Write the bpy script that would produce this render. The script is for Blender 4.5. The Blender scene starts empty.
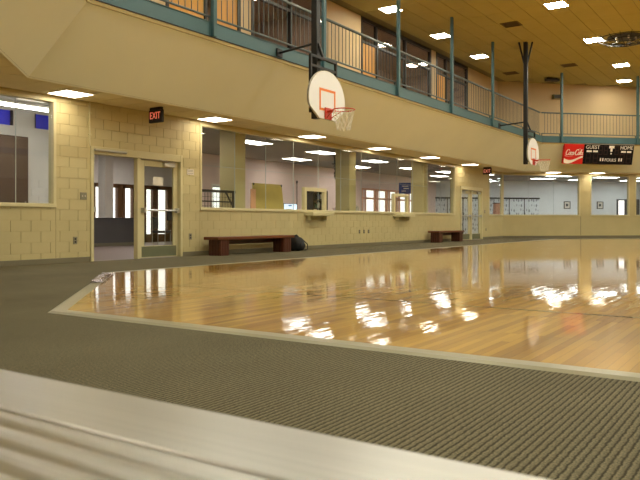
import bpy, math, random
from mathutils import Vector, Matrix, Euler
random.seed(7)
sc = bpy.context.scene
col = sc.collection
PI = math.pi

# ------------------------------------------------------------------ camera, world, exposure
FPX = 703.5                       # focal length in pixels of the 640x480 frame
YAW = math.radians(33.75)         # the long wall runs 33.75 degrees right of the view axis
CAMH = 0.78
HORIZON = 221.5
cd = bpy.data.cameras.new('camera')
cd.sensor_width = 36.0
cd.lens = FPX / 640 * 36
cd.shift_y = -(240 - HORIZON) / 640
cd.clip_start = 0.05
cd.dof.use_dof = True
cd.dof.focus_distance = 14.0
cd.dof.aperture_fstop = 13.0
cam = bpy.data.objects.new('camera', cd)
col.objects.link(cam)
cam.location = (0, 0, CAMH)
cam.rotation_euler = (PI / 2, 0, YAW)
sc.camera = cam

world = bpy.data.worlds.new('world')
sc.world = world
world.use_nodes = True
wb = world.node_tree.nodes['Background']
wb.inputs[0].default_value = (1.0, 0.93, 0.90, 1)
wb.inputs[1].default_value = 2.2

sc.view_settings.view_transform = 'Standard'
sc.view_settings.look = 'None'
sc.view_settings.gamma = 1
sc.view_settings.use_curve_mapping = False
sc.view_settings.exposure = -0.06

E_UP, C_UP = 130.0, (1.0, 0.97, 0.80)        # panels of the high ceiling
E_TRK = 42.0                                # panels over the running track
E_SOF, C_SOF = 15.0, (1.0, 0.88, 0.70)      # panels under the running track
E_OFF, C_OFF = 15.0, (1.0, 0.93, 0.88)       # panels in the rooms behind the glass


# ------------------------------------------------------------------ helpers
def srgb(r, g, b):
    f = lambda v: (v / 255 / 12.92) if v / 255 <= 0.04045 else ((v / 255 + 0.055) / 1.055) ** 2.4
    return (f(r), f(g), f(b), 1)


class MB:
    def __init__(s):
        s.v = []; s.f = []

    def add(s, vs, fs):
        n = len(s.v)
        s.v += [tuple(p) for p in vs]
        s.f += [tuple(i + n for i in f) for f in fs]
        return s

    def box(s, x0, x1, y0, y1, z0, z1):
        return s.add([(x0, y0, z0), (x1, y0, z0), (x1, y1, z0), (x0, y1, z0), (x0, y0, z1), (x1, y0, z1), (x1, y1, z1), (x0, y1, z1)],
                     [(0, 3, 2, 1), (4, 5, 6, 7), (0, 1, 5, 4), (1, 2, 6, 5), (2, 3, 7, 6), (3, 0, 4, 7)])

    def bevbox(s, x0, x1, y0, y1, z0, z1, b):
        """box with all edges chamfered"""
        vs = []; idx = {}
        for ix, (x, sx) in enumerate(((x0, 1), (x1, -1))):
            for iy, (y, sy) in enumerate(((y0, 1), (y1, -1))):
                for iz, (z, sz) in enumerate(((z0, 1), (z1, -1))):
                    for a in range(3):
                        idx[ix, iy, iz, a] = len(vs)
                        vs.append((x + sx * b * (a != 0), y + sy * b * (a != 1), z + sz * b * (a != 2)))
        fs = []
        for a in range(3):
            for k in (0, 1):
                o = [(0, 0), (1, 0), (1, 1), (0, 1)]
                q = []
                for (p, r) in o:
                    c = [0, 0, 0]; c[a] = k; c[(a + 1) % 3] = p; c[(a + 2) % 3] = r
                    q.append(idx[c[0], c[1], c[2], a])
                fs.append(tuple(q) if k else tuple(reversed(q)))
        for a in range(3):
            b1, b2 = (a + 1) % 3, (a + 2) % 3
            for p in (0, 1):
                for r in (0, 1):
                    c0 = [0, 0, 0]; c0[b1] = p; c0[b2] = r
                    c1 = list(c0); c1[a] = 1
                    q = [idx[(*c0, b1)], idx[(*c1, b1)], idx[(*c1, b2)], idx[(*c0, b2)]]
                    fs.append(tuple(q) if (p ^ r) else tuple(reversed(q)))
        for ix in (0, 1):
            for iy in (0, 1):
                for iz in (0, 1):
                    t = tuple(idx[ix, iy, iz, a] for a in range(3))
                    fs.append(t if (ix + iy + iz) % 2 else tuple(reversed(t)))
        return s.add(vs, fs)

    def tube(s, p, q, r, n=8, r2=None, cap=True):
        p, q = Vector(p), Vector(q)
        r2 = r if r2 is None else r2
        d = (q - p).normalized()
        a = d.orthogonal().normalized(); b = d.cross(a)
        vs = []
        for c, rr in ((p, r), (q, r2)):
            for i in range(n):
                t = 2 * PI * i / n
                vs.append(c + (a * math.cos(t) + b * math.sin(t)) * rr)
        fs = [(i, (i + 1) % n, n + (i + 1) % n, n + i) for i in range(n)]
        if cap:
            fs += [tuple(range(n - 1, -1, -1)), tuple(range(n, 2 * n))]
        return s.add(vs, fs)

    def bar(s, p, q, w, h):
        """rectangular bar from p to q, w sideways, h upward"""
        p, q = Vector(p), Vector(q)
        d = (q - p).normalized()
        up = Vector((0, 0, 1)) if abs(d.z) < 0.95 else Vector((1, 0, 0))
        a = d.cross(up).normalized() * w / 2
        b = a.cross(d).normalized() * h / 2
        vs = [c + sa * a + sb * b for c in (p, q) for sa, sb in ((-1, -1), (1, -1), (1, 1), (-1, 1))]
        return s.add(vs, [(3, 2, 1, 0), (4, 5, 6, 7), (0, 1, 5, 4), (1, 2, 6, 5), (2, 3, 7, 6), (3, 0, 4, 7)])

    def path(s, pts, r, n=6, closed=False):
        m = len(pts)
        for i in range(m if closed else m - 1):
            s.tube(pts[i], pts[(i + 1) % m], r, n)
        return s

    def prism(s, poly, z0, z1):
        n = len(poly)
        a = sum(poly[i][0] * poly[(i + 1) % n][1] - poly[(i + 1) % n][0] * poly[i][1] for i in range(n))
        if a < 0:
            poly = list(reversed(poly))
        vs = [(x, y, z0) for x, y in poly] + [(x, y, z1) for x, y in poly]
        return s.add(vs, [tuple(range(n - 1, -1, -1)), tuple(range(n, 2 * n))] + [(i, (i + 1) % n, n + (i + 1) % n, n + i) for i in range(n)])

    def yz_slab(s, poly, x0, x1):
        """outline in the y-z plane, thickness along x"""
        n = len(poly)
        vs = [(x0, y, z) for y, z in poly] + [(x1, y, z) for y, z in poly]
        return s.add(vs, [tuple(range(n - 1, -1, -1)), tuple(range(n, 2 * n))] + [(i, (i + 1) % n, n + (i + 1) % n, n + i) for i in range(n)])

    def sphere(s, c, rx, ry, rz, nu=14, nv=8, fn=None):
        vs = []
        for j in range(nv + 1):
            th = PI * j / nv
            for i in range(nu):
                ph = 2 * PI * i / nu
                d = Vector((math.sin(th) * math.cos(ph), math.sin(th) * math.sin(ph), math.cos(th)))
                k = fn(d) if fn else 1
                vs.append((c[0] + d.x * rx * k, c[1] + d.y * ry * k, c[2] + d.z * rz * k))
        fs = [(j * nu + i, (j + 1) * nu + i, (j + 1) * nu + (i + 1) % nu, j * nu + (i + 1) % nu) for j in range(nv) for i in range(nu)]
        return s.add(vs, fs)

    def mesh(s, name):
        m = bpy.data.meshes.new(name)
        m.from_pydata(s.v, [], s.f)
        m.update()
        return m

    def build(s, name, mat, parent=None, loc=(0, 0, 0), rz=0, smooth=False):
        m = s.mesh(name)
        if smooth:
            for p in m.polygons:
                p.use_smooth = True
        return link(name, m, mat, parent, loc, rz)


def link(name, mesh, mat, parent=None, loc=(0, 0, 0), rz=0):
    o = bpy.data.objects.new(name, mesh)
    col.objects.link(o)
    if mat is not None and len(mesh.materials) == 0:
        mesh.materials.append(mat)
    o.parent = parent
    o.location = loc
    o.rotation_euler = (0, 0, rz)
    return o


def tag(o, label, cat, group=None, kind=None):
    o['label'] = label
    o['category'] = cat
    if group: o['group'] = group
    if kind: o['kind'] = kind
    return o


def thing(name, label, cat, loc=(0, 0, 0), rz=0, group=None, kind=None):
    o = bpy.data.objects.new(name, None)
    o.empty_display_size = 0.1
    col.objects.link(o)
    o.location = loc
    o.rotation_euler = (0, 0, rz)
    return tag(o, label, cat, group, kind)


def copy_tree(o, parent=None):
    c = o.copy()
    col.objects.link(c)
    c.parent = parent
    for ch in [x for x in bpy.data.objects if x.parent == o]:
        copy_tree(ch, c)
    return c


ORD = ['first', 'second', 'third', 'fourth', 'fifth', 'sixth', 'seventh', 'eighth', 'ninth', 'tenth', 'eleventh', 'twelfth']
FRZ = -PI / 4                       # the far chamfer wall: local x = inward normal, local y = along the wall
FAR0 = (-11.3, 32.5)


def far(n, t, z=0):
    k = math.sqrt(.5)
    return (FAR0[0] + k * n + k * t, FAR0[1] - k * n + k * t, z)


# ------------------------------------------------------------------ materials
def new_mat(name):
    m = bpy.data.materials.new(name)
    m.use_nodes = True
    nt = m.node_tree
    b = nt.nodes['Principled BSDF']
    return m, nt, b


def plain(name, c, rough=0.6, metal=0.0, var=0.06, scale=3.0, bump=0.0, bscale=120.0, spec=0.5):
    m, nt, b = new_mat(name)
    N, L = nt.nodes, nt.links
    b.inputs['Roughness'].default_value = rough
    b.inputs['Metallic'].default_value = metal
    b.inputs['Specular IOR Level'].default_value = spec
    g = N.new('ShaderNodeNewGeometry')
    n = N.new('ShaderNodeTexNoise'); n.inputs['Scale'].default_value = scale; n.inputs['Detail'].default_value = 4
    L.new(g.outputs['Position'], n.inputs['Vector'])
    r = N.new('ShaderNodeMapRange')
    r.inputs[3].default_value = 1 - var * 2; r.inputs[4].default_value = 1 + var * 2
    L.new(n.outputs['Fac'], r.inputs[0])
    mx = N.new('ShaderNodeVectorMath'); mx.operation = 'SCALE'
    mx.inputs[0].default_value = c[:3]
    L.new(r.outputs[0], mx.inputs['Scale'])
    L.new(mx.outputs[0], b.inputs['Base Color'])
    if bump > 0:
        n2 = N.new('ShaderNodeTexNoise'); n2.inputs['Scale'].default_value = bscale; n2.inputs['Detail'].default_value = 3
        L.new(g.outputs['Position'], n2.inputs['Vector'])
        bp = N.new('ShaderNodeBump'); bp.inputs['Strength'].default_value = bump; bp.inputs['Distance'].default_value = 0.01
        L.new(n2.outputs['Fac'], bp.inputs['Height'])
        L.new(bp.outputs['Normal'], b.inputs['Normal'])
    return m


def emit(name, c, strength):
    m, nt, b = new_mat(name)
    b.inputs['Base Color'].default_value = (0.8, 0.8, 0.8, 1)
    b.inputs['Emission Color'].default_value = (*c[:3], 1)
    b.inputs['Emission Strength'].default_value = strength
    return m


def glass_mat(name, tint=(0.93, 0.95, 0.93), ior=1.45):
    m, nt, b = new_mat(name)
    N, L = nt.nodes, nt.links
    N.remove(b)
    t = N.new('ShaderNodeBsdfTransparent'); t.inputs[0].default_value = (*tint, 1)
    g = N.new('ShaderNodeBsdfGlossy'); g.inputs['Roughness'].default_value = 0.01
    lw_ = N.new('ShaderNodeLayerWeight'); lw_.inputs['Blend'].default_value = 0.5
    pw = N.new('ShaderNodeMath'); pw.operation = 'POWER'; pw.inputs[1].default_value = 5.0
    L.new(lw_.outputs['Facing'], pw.inputs[0])
    f = N.new('ShaderNodeMath'); f.operation = 'MULTIPLY_ADD'
    r0 = ((ior - 1) / (ior + 1)) ** 2
    f.inputs[1].default_value = 1 - r0; f.inputs[2].default_value = r0
    L.new(pw.outputs[0], f.inputs[0])
    x = N.new('ShaderNodeMixShader')
    L.new(f.outputs[0], x.inputs[0]); L.new(t.outputs[0], x.inputs[1]); L.new(g.outputs[0], x.inputs[2])
    L.new(x.outputs[0], N['Material Output'].inputs[0])
    return m


def wood_floor_mat():
    m, nt, b = new_mat('maple_floor')
    N, L = nt.nodes, nt.links
    g = N.new('ShaderNodeNewGeometry')
    sep = N.new('ShaderNodeSeparateXYZ'); L.new(g.outputs['Position'], sep.inputs[0])
    cmb = N.new('ShaderNodeCombineXYZ')
    L.new(sep.outputs['Y'], cmb.inputs['X']); L.new(sep.outputs['X'], cmb.inputs['Y'])
    br = N.new('ShaderNodeTexBrick')
    br.offset = 0.37; br.offset_frequency = 3
    br.inputs['Color1'].default_value = srgb(206, 160, 60)
    br.inputs['Color2'].default_value = srgb(160, 114, 34)
    br.inputs['Mortar'].default_value = srgb(120, 84, 40)
    br.inputs['Scale'].default_value = 1.0
    br.inputs['Mortar Size'].default_value = 0.0012
    br.inputs['Mortar Smooth'].default_value = 0.3
    br.inputs['Bias'].default_value = -0.15
    br.inputs['Brick Width'].default_value = 0.95
    br.inputs['Row Height'].default_value = 0.057
    L.new(cmb.outputs[0], br.inputs['Vector'])
    mp = N.new('ShaderNodeMapping'); mp.inputs['Scale'].default_value = (14, 1.2, 1)
    L.new(g.outputs['Position'], mp.inputs['Vector'])
    gr = N.new('ShaderNodeTexNoise'); gr.inputs['Scale'].default_value = 1.0; gr.inputs['Detail'].default_value = 5
    L.new(mp.outputs[0], gr.inputs['Vector'])
    mr = N.new('ShaderNodeMapRange'); mr.inputs[3].default_value = 0.72; mr.inputs[4].default_value = 1.22
    L.new(gr.outputs['Fac'], mr.inputs[0])
    mx = N.new('ShaderNodeVectorMath'); mx.operation = 'SCALE'
    L.new(br.outputs['Color'], mx.inputs[0]); L.new(mr.outputs[0], mx.inputs['Scale'])
    L.new(mx.outputs[0], b.inputs['Base Color'])
    b.inputs['Roughness'].default_value = 0.34
    b.inputs['Specular IOR Level'].default_value = 0.15
    b.inputs['Coat Weight'].default_value = 1.0
    b.inputs['Coat Roughness'].default_value = 0.03
    b.inputs['Coat IOR'].default_value = 1.42
    mp2 = N.new('ShaderNodeMapping'); mp2.inputs['Scale'].default_value = (12, 2.4, 1)
    L.new(g.outputs['Position'], mp2.inputs['Vector'])
    n2 = N.new('ShaderNodeTexNoise'); n2.inputs['Scale'].default_value = 1.0; n2.inputs['Detail'].default_value = 2
    L.new(mp2.outputs[0], n2.inputs['Vector'])
    bp = N.new('ShaderNodeBump'); bp.inputs['Strength'].default_value = 0.15; bp.inputs['Distance'].default_value = 0.010
    L.new(n2.outputs['Fac'], bp.inputs['Height'])
    L.new(bp.outputs['Normal'], b.inputs['Coat Normal']); L.new(bp.outputs['Normal'], b.inputs['Normal'])
    return m


def carpet_mat():
    m, nt, b = new_mat('ribbed_carpet')
    N, L = nt.nodes, nt.links
    g = N.new('ShaderNodeNewGeometry')
    sep = N.new('ShaderNodeSeparateXYZ'); L.new(g.outputs['Position'], sep.inputs[0])
    nz = N.new('ShaderNodeTexNoise'); nz.inputs['Scale'].default_value = 30; nz.inputs['Detail'].default_value = 3
    L.new(g.outputs['Position'], nz.inputs['Vector'])
    a = N.new('ShaderNodeMath'); a.operation = 'MULTIPLY_ADD'; a.inputs[1].default_value = 0.014
    L.new(nz.outputs['Fac'], a.inputs[0]); L.new(sep.outputs['X'], a.inputs[2])
    k = N.new('ShaderNodeMath'); k.operation = 'MULTIPLY'; k.inputs[1].default_value = 2 * PI / 0.0275
    L.new(a.outputs[0], k.inputs[0])
    s0 = N.new('ShaderNodeMath'); s0.operation = 'SINE'; L.new(k.outputs[0], s0.inputs[0])
    k2 = N.new('ShaderNodeMath'); k2.operation = 'MULTIPLY_ADD'; k2.inputs[1].default_value = 2.0; k2.inputs[2].default_value = 0.6
    L.new(k.outputs[0], k2.inputs[0])
    s1 = N.new('ShaderNodeMath'); s1.operation = 'SINE'; L.new(k2.outputs[0], s1.inputs[0])
    s2 = N.new('ShaderNodeMath'); s2.operation = 'MULTIPLY_ADD'; s2.inputs[1].default_value = 0.6
    L.new(s1.outputs[0], s2.inputs[0]); L.new(s0.outputs[0], s2.inputs[2])
    s = N.new('ShaderNodeMath'); s.operation = 'MULTIPLY_ADD'; s.inputs[1].default_value = 1.1
    nf = N.new('ShaderNodeTexNoise'); nf.inputs['Scale'].default_value = 95; nf.inputs['Detail'].default_value = 3
    L.new(g.outputs['Position'], nf.inputs['Vector'])
    L.new(nf.outputs['Fac'], s.inputs[0]); L.new(s2.outputs[0], s.inputs[2])
    h = N.new('ShaderNodeMapRange'); h.inputs[1].default_value = -1.1; h.inputs[2].default_value = 2.2
    L.new(s.outputs[0], h.inputs[0])
    n2 = N.new('ShaderNodeTexNoise'); n2.inputs['Scale'].default_value = 120; n2.inputs['Detail'].default_value = 2
    L.new(g.outputs['Position'], n2.inputs['Vector'])
    n3 = N.new('ShaderNodeTexNoise'); n3.inputs['Scale'].default_value = 1.2; n3.inputs['Detail'].default_value = 4
    L.new(g.outputs['Position'], n3.inputs['Vector'])
    rp = N.new('ShaderNodeValToRGB')
    rp.color_ramp.elements[0].position = 0.10; rp.color_ramp.elements[0].color = srgb(62, 58, 44)
    rp.color_ramp.elements[1].position = 0.75; rp.color_ramp.elements[1].color = srgb(118, 111, 88)
    L.new(h.outputs[0], rp.inputs[0])
    m1 = N.new('ShaderNodeMapRange'); m1.inputs[1].default_value = .3; m1.inputs[2].default_value = .7; m1.inputs[3].default_value = 0.6; m1.inputs[4].default_value = 1.42
    L.new(n2.outputs['Fac'], m1.inputs[0])
    m2 = N.new('ShaderNodeMapRange'); m2.inputs[1].default_value = .3; m2.inputs[2].default_value = .7; m2.inputs[3].default_value = 0.9; m2.inputs[4].default_value = 1.1
    L.new(n3.outputs['Fac'], m2.inputs[0])
    mm = N.new('ShaderNodeMath'); mm.operation = 'MULTIPLY'
    L.new(m1.outputs[0], mm.inputs[0]); L.new(m2.outputs[0], mm.inputs[1])
    mx = N.new('ShaderNodeVectorMath'); mx.operation = 'SCALE'
    L.new(rp.outputs[0], mx.inputs[0]); L.new(mm.outputs[0], mx.inputs['Scale'])
    L.new(mx.outputs[0], b.inputs['Base Color'])
    b.inputs['Roughness'].default_value = 0.95
    b.inputs['Specular IOR Level'].default_value = 0.15
    bp = N.new('ShaderNodeBump'); bp.inputs['Strength'].default_value = 0.5; bp.inputs['Distance'].default_value = 0.004
    L.new(h.outputs[0], bp.inputs['Height'])
    L.new(bp.outputs['Normal'], b.inputs['Normal'])
    return m


def streak_mat(name, c, rough, metal, sx, sy, sz, var=0.12, rvar=0.12):
    """material with streaks stretched along one world axis (brushed metal, wood grain)"""
    m, nt, b = new_mat(name)
    N, L = nt.nodes, nt.links
    g = N.new('ShaderNodeNewGeometry')
    mp = N.new('ShaderNodeMapping'); mp.inputs['Scale'].default_value = (sx, sy, sz)
    L.new(g.outputs['Position'], mp.inputs['Vector'])
    n = N.new('ShaderNodeTexNoise'); n.inputs['Scale'].default_value = 1; n.inputs['Detail'].default_value = 5
    L.new(mp.outputs[0], n.inputs['Vector'])
    r = N.new('ShaderNodeMapRange'); r.inputs[3].default_value = 1 - 2 * var; r.inputs[4].default_value = 1 + 2 * var
    L.new(n.outputs['Fac'], r.inputs[0])
    mx = N.new('ShaderNodeVectorMath'); mx.operation = 'SCALE'; mx.inputs[0].default_value = c[:3]
    L.new(r.outputs[0], mx.inputs['Scale']); L.new(mx.outputs[0], b.inputs['Base Color'])
    r2 = N.new('ShaderNodeMapRange'); r2.inputs[3].default_value = rough - rvar; r2.inputs[4].default_value = rough + rvar
    L.new(n.outputs['Fac'], r2.inputs[0]); L.new(r2.outputs[0], b.inputs['Roughness'])
    b.inputs['Metallic'].default_value = metal
    return m


def pattern_mat():
    """white glass printed with rows of dark dashes"""
    m, nt, b = new_mat('patterned_panel')
    N, L = nt.nodes, nt.links
    g = N.new('ShaderNodeTexCoord')
    v = N.new('ShaderNodeTexVoronoi'); v.inputs['Scale'].default_value = 1.0; v.inputs['Randomness'].default_value = 0.45
    mp = N.new('ShaderNodeMapping'); mp.inputs['Scale'].default_value = (1, 7.0, 3.6)
    L.new(g.outputs['Object'], mp.inputs['Vector']); L.new(mp.outputs[0], v.inputs['Vector'])
    r = N.new('ShaderNodeValToRGB')
    r.color_ramp.elements[0].position = 0.20; r.color_ramp.elements[0].color = srgb(140, 146, 148)
    r.color_ramp.elements[1].position = 0.40; r.color_ramp.elements[1].color = srgb(216, 221, 222)
    L.new(v.outputs['Distance'], r.inputs[0]); L.new(r.outputs[0], b.inputs['Base Color'])
    b.inputs['Roughness'].default_value = 0.4
    return m


M = {}
M['block'] = plain('painted_block', srgb(194, 180, 132), 0.55, var=0.05, scale=1.7, bump=0.25, bscale=90)
M['mortar'] = plain('painted_joint', srgb(186, 170, 122), 0.7, var=0.05)
M['bulk'] = plain('bulkhead_paint', srgb(220, 219, 192), 0.6, var=0.04, scale=0.6)
M['lip'] = plain('olive_lip', srgb(158, 140, 84), 0.6)
M['tile'] = plain('ceiling_tile', srgb(186, 174, 112), 0.9, var=0.05, scale=0.8, bump=0.2, bscale=60)
M['grid'] = plain('ceiling_grid', srgb(134, 120, 74), 0.7)
M['sofftile'] = plain('soffit_tile', srgb(222, 208, 168), 0.9, var=0.05, scale=1.0, bump=0.2, bscale=60)
M['soffgrid'] = plain('soffit_grid', srgb(96, 82, 54), 0.7)
M['upwall'] = plain('upper_wall_paint', srgb(206, 178, 134), 0.6, var=0.04, scale=0.8)
M['base'] = plain('cove_base', srgb(118, 111, 88), 0.5)
M['teal'] = plain('teal_paint', srgb(62, 98, 104), 0.45, var=0.05, scale=2)
M['tealrail'] = plain('teal_rail', srgb(72, 86, 84), 0.4)
M['black'] = plain('black_steel', srgb(13, 13, 13), 0.5, var=0.03)
M['blackm'] = plain('black_plastic', srgb(20, 20, 20), 0.5, var=0.03)
M['cream'] = plain('cream_frame', srgb(206, 196, 152), 0.45, var=0.03)
M['white'] = plain('white_paint', srgb(226, 222, 212), 0.6, var=0.03)
M['pink'] = plain('office_wall_paint', srgb(228, 206, 196), 0.65, var=0.03)
M['wallB'] = plain('room_wall_paint', srgb(218, 220, 218), 0.65, var=0.03)
M['greyceil'] = plain('office_ceiling', srgb(150, 146, 140), 0.9, var=0.05)
M['backfloor'] = plain('lobby_floor', srgb(132, 116, 106), 0.45, var=0.08, scale=5)
M['counter'] = plain('counter_grey', srgb(84, 82, 82), 0.6, var=0.05)
M['brown'] = plain('brown_frame', srgb(104, 72, 40), 0.5, var=0.08)
M['bronze'] = plain('bronze_frame', srgb(46, 40, 34), 0.45, var=0.04)
M['darkroom'] = plain('dim_room_paint', srgb(176, 160, 148), 0.8, var=0.04)
M['darkwood'] = plain('dark_panel', srgb(62, 42, 24), 0.6, var=0.1)
M['door_wood'] = streak_mat('oak_door', srgb(200, 144, 62), 0.45, 0, 6, 6, 1.0, 0.10)
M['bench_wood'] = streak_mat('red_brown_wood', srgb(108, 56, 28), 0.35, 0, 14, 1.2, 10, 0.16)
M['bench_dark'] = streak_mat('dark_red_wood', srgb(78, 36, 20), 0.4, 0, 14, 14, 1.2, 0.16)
M['alu'] = streak_mat('brushed_aluminium', (0.57, 0.565, 0.54, 1), 0.36, 1.0, 1.2, 260, 260, 0.10, 0.12)
M['steel'] = plain('satin_steel', (0.55, 0.53, 0.48, 1), 0.35, 1.0, var=0.03)
M['kick'] = plain('kick_plate', srgb(120, 124, 98), 0.4, 0.4, var=0.04)
M['strip'] = streak_mat('edge_strip_vinyl', srgb(152, 147, 120), 0.32, 0, 2, 2, 2, 0.08, 0.08)
M['foil'] = plain('silver_tape', (0.50, 0.45, 0.47, 1), 0.25, 0.9, var=0.1, scale=30, bump=0.5, bscale=25)
M['line'] = plain('court_line_paint', srgb(70, 46, 24), 0.4)
_b = M['line'].node_tree.nodes['Principled BSDF']
_b.inputs['Coat Weight'].default_value = 1.0; _b.inputs['Coat Roughness'].default_value = 0.05; _b.inputs['Coat IOR'].default_value = 1.42; _b.inputs['Specular IOR Level'].default_value = 0.2
M['board'] = plain('backboard_paint', srgb(232, 235, 236), 0.4, var=0.02)
M['boardedge'] = plain('backboard_edge', srgb(180, 172, 140), 0.5)
M['orange'] = plain('orange_paint', srgb(226, 120, 30), 0.45)
M['rim'] = plain('red_rim', srgb(196, 52, 26), 0.4)
M['net'] = plain('net_cord', srgb(230, 228, 216), 0.8)
M['glass'] = glass_mat('clear_glass')
M['glassdark'] = glass_mat('bronze_glass', (0.84, 0.80, 0.77), 1.5)
M['glassblue'] = plain('blue_tinted_pane', srgb(62, 74, 250), 0.25, var=0.02)
M['lpend'] = emit('pendant_tube_light', (1.0, 0.96, 0.94), 55.0)
M['joint'] = plain('glass_joint', srgb(176, 184, 176), 0.4)
M['wood_floor'] = wood_floor_mat()
M['carpet'] = carpet_mat()
M['pattern'] = pattern_mat()
M['red'] = plain('sign_red', srgb(206, 20, 18), 0.4, var=0.02)
M['ltext'] = plain('sign_white', srgb(240, 232, 220), 0.5, var=0.01)
M['sbblack'] = plain('scoreboard_black', srgb(14, 11, 11), 0.7, var=0.02, spec=0.15)
M['seg'] = plain('unlit_segments', srgb(50, 34, 32), 0.7, spec=0.15)
M['exitred'] = emit('exit_letters', (1.0, 0.05, 0.03), 0.55)
M['lup'] = emit('ceiling_panel_light', C_UP, E_UP)
M['ltrk'] = emit('track_panel_light', C_UP, E_TRK)
M['lsof'] = emit('soffit_panel_light', C_SOF, E_SOF)
M['loff'] = emit('office_panel_light', C_OFF, E_OFF)
M['lfar'] = emit('far_room_panel_light', (0.92, 0.97, 1.0), 17.0)
M['ldim'] = emit('upper_room_light', (1, .88, .74), 50.0)
M['lframe'] = plain('light_frame', srgb(210, 204, 180), 0.5)
M['screen'] = emit('screen_glow', (0.55, 0.72, 1.0), 1.3)
M['tanboard'] = plain('tan_board', srgb(186, 166, 92), 0.7, var=0.07, scale=6)
M['skinpink'] = plain('salmon_panel', srgb(226, 170, 138), 0.6)
M['signblue'] = plain('sign_blue', srgb(34, 66, 140), 0.5)
M['leaf'] = plain('dark_leaf', srgb(34, 40, 26), 0.6, var=0.2, scale=20)
M['vent'] = plain('vent_metal', srgb(104, 84, 44), 0.6)
M['plate'] = plain('steel_plate', srgb(142, 136, 116), 0.4, 0.3)
M['paper'] = plain('paper', srgb(214, 206, 190), 0.8, var=0.03)
M['chair'] = plain('chair_fabric', srgb(44, 42, 44), 0.8, var=0.1, scale=30)
M['bag'] = plain('bag_fabric', srgb(22, 21, 22), 0.75, var=0.1, scale=25, bump=0.3, bscale=60)
M['green'] = plain('bottle_green', srgb(60, 110, 100), 0.3)

# ------------------------------------------------------------------ the octagonal hall
XL, XR, YN, YF, CH = -11.3, 13.0, -0.6, 39.445, 6.945
T8 = math.tan(PI / 8)


def octo(d):
    a = T8 * d
    return [(XL + d, YN + CH + a), (XL + d, YF - CH - a), (XL + CH + a, YF - d), (XR - CH - a, YF - d),
            (XR - d, YF - CH - a), (XR - d, YN + CH + a), (XR - CH - a, YN + d), (XL + CH + a, YN + d)]


ZS, ZC = 3.10, 7.46               # soffit, main ceiling


def ring_side(mb, i, d0, z0, d1, z1):
    a, b = octo(d0), octo(d1)
    j = (i + 1) % 8
    return mb.add([(*a[i], z0), (*a[j], z0), (*b[j], z1), (*b[i], z1)], [(0, 1, 2, 3)])


def ring_solid(mb, i, d0, d1, z0, z1):
    a, b = octo(d0), octo(d1)
    j = (i + 1) % 8
    return mb.prism([a[i], a[j], b[j], b[i]], z0, z1)


fl = MB().prism(octo(-0.05), -0.08, 0.0).build('floor', M['carpet'])
tag(fl, 'olive brown ribbed carpet around the wooden court', 'floor', kind='structure')
bf = MB().prism([(-26, -6), (18, -6), (18, 56), (-26, 56)], -0.2, -0.09).build('floor_lobby', M['backfloor'])
bf.location.z = 0.085
tag(bf, 'grey floor of the lobby and rooms behind the glass', 'floor', kind='structure')

# wooden court with its bevelled edge strips
WL, WR, WN, WF = -8.6, 10.3, 3.70, 36.7
WC = 3.33
WFC = 5.3


def court(o):
    """outline of the court grown outwards by o"""
    a = T8 * o
    return [(WL - o, WN + WC - a), (WL - o, WF - WFC + a), (WL + WFC - a, WF + o), (WR - WFC + a, WF + o),
            (WR + o, WF - WFC + a), (WR + o, WN + WC - a), (WR - WC + a, WN - o), (WL + WC - a, WN - o)]


wf = MB().prism(court(-0.14), 0.0005, 0.012).build('wood_floor', M['wood_floor'])
tag(wf, 'glossy maple court floor with thin dark lines', 'floor', kind='structure')
MB().box(-6.2, 9.2, 6.05, 6.10, 0.011, 0.0126).build('court_line', M['line'], wf)
MB().box(-6.2, -6.13, 6.05, 34.0, 0.011, 0.0125).build('court_line', M['line'], wf)
ca, cb = court(0), court(-0.15)
snames = ['long wall side', 'far slanted side', 'far side', 'far right slant', 'right side', 'near right slant', 'bleacher side', 'left slanted corner']
for i in range(8):
    j = (i + 1) % 8
    mb = MB()
    a0, a1, b1, b0 = Vector(ca[i]), Vector(ca[j]), Vector(cb[j]), Vector(cb[i])
    m0, m1 = a0.lerp(b0, .25), a1.lerp(b1, .25)
    mb.add([(*a0, .001), (*a1, .001), (*m1, .014), (*m0, .014), (*b1, .0145), (*b0, .0145), (*b1, .001), (*b0, .001)],
           [(0, 1, 2, 3), (3, 2, 4, 5), (5, 4, 6, 7)])
    s = mb.build('trim_%d' % (i + 1), M['strip'])
    tag(s, 'pale vinyl edge strip of the court along the ' + snames[i], 'edge strip', kind='structure')

# --- lower walls -------------------------------------------------------------
SILL, WTOP = 1.04, 3.04
W1 = (6.55, 8.11)                 # window by the storage room
D1 = (8.88, 11.36)                # near double door
W2 = (11.93, 26.75)               # long office window
D2 = (27.33, 29.81)               # far double door
W3 = (30.62, 32.42)               # corner window
DTOP = 2.25
xb, xf = XL - 0.2, XL - 0.012     # masonry behind the block faces
wl = MB()
solid = []                        # rectangles (y0,y1,z0,z1) of masonry on the long wall
y = YN + CH
solid = [(6.30, W1[0], 0, ZS), (W1[0], W1[1], 0, SILL), (W1[0], W1[1], WTOP, ZS), (W1[1], D1[0], 0, ZS), (D1[0], D1[1], DTOP, ZS),
         (D1[1], W2[0], 0, ZS), (W2[0], W2[1], 0, SILL), (W2[0], W2[1], WTOP, ZS), (W2[1], D2[0], 0, ZS), (D2[0], D2[1], DTOP, ZS),
         (D2[1], W3[0], 0, ZS), (W3[0], 32.5, 0, SILL), (W3[0], 32.5, WTOP, ZS)]
for (y0, y1, z0, z1) in solid:
    wl.box(xb, xf, y0, y1, z0, z1 + (0.03 if z1 == ZS else 0))
wall_left = wl.build('wall_left', M['mortar'])
tag(wall_left, 'long cream painted concrete block wall with windows and doors', 'wall', kind='structure')

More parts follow.
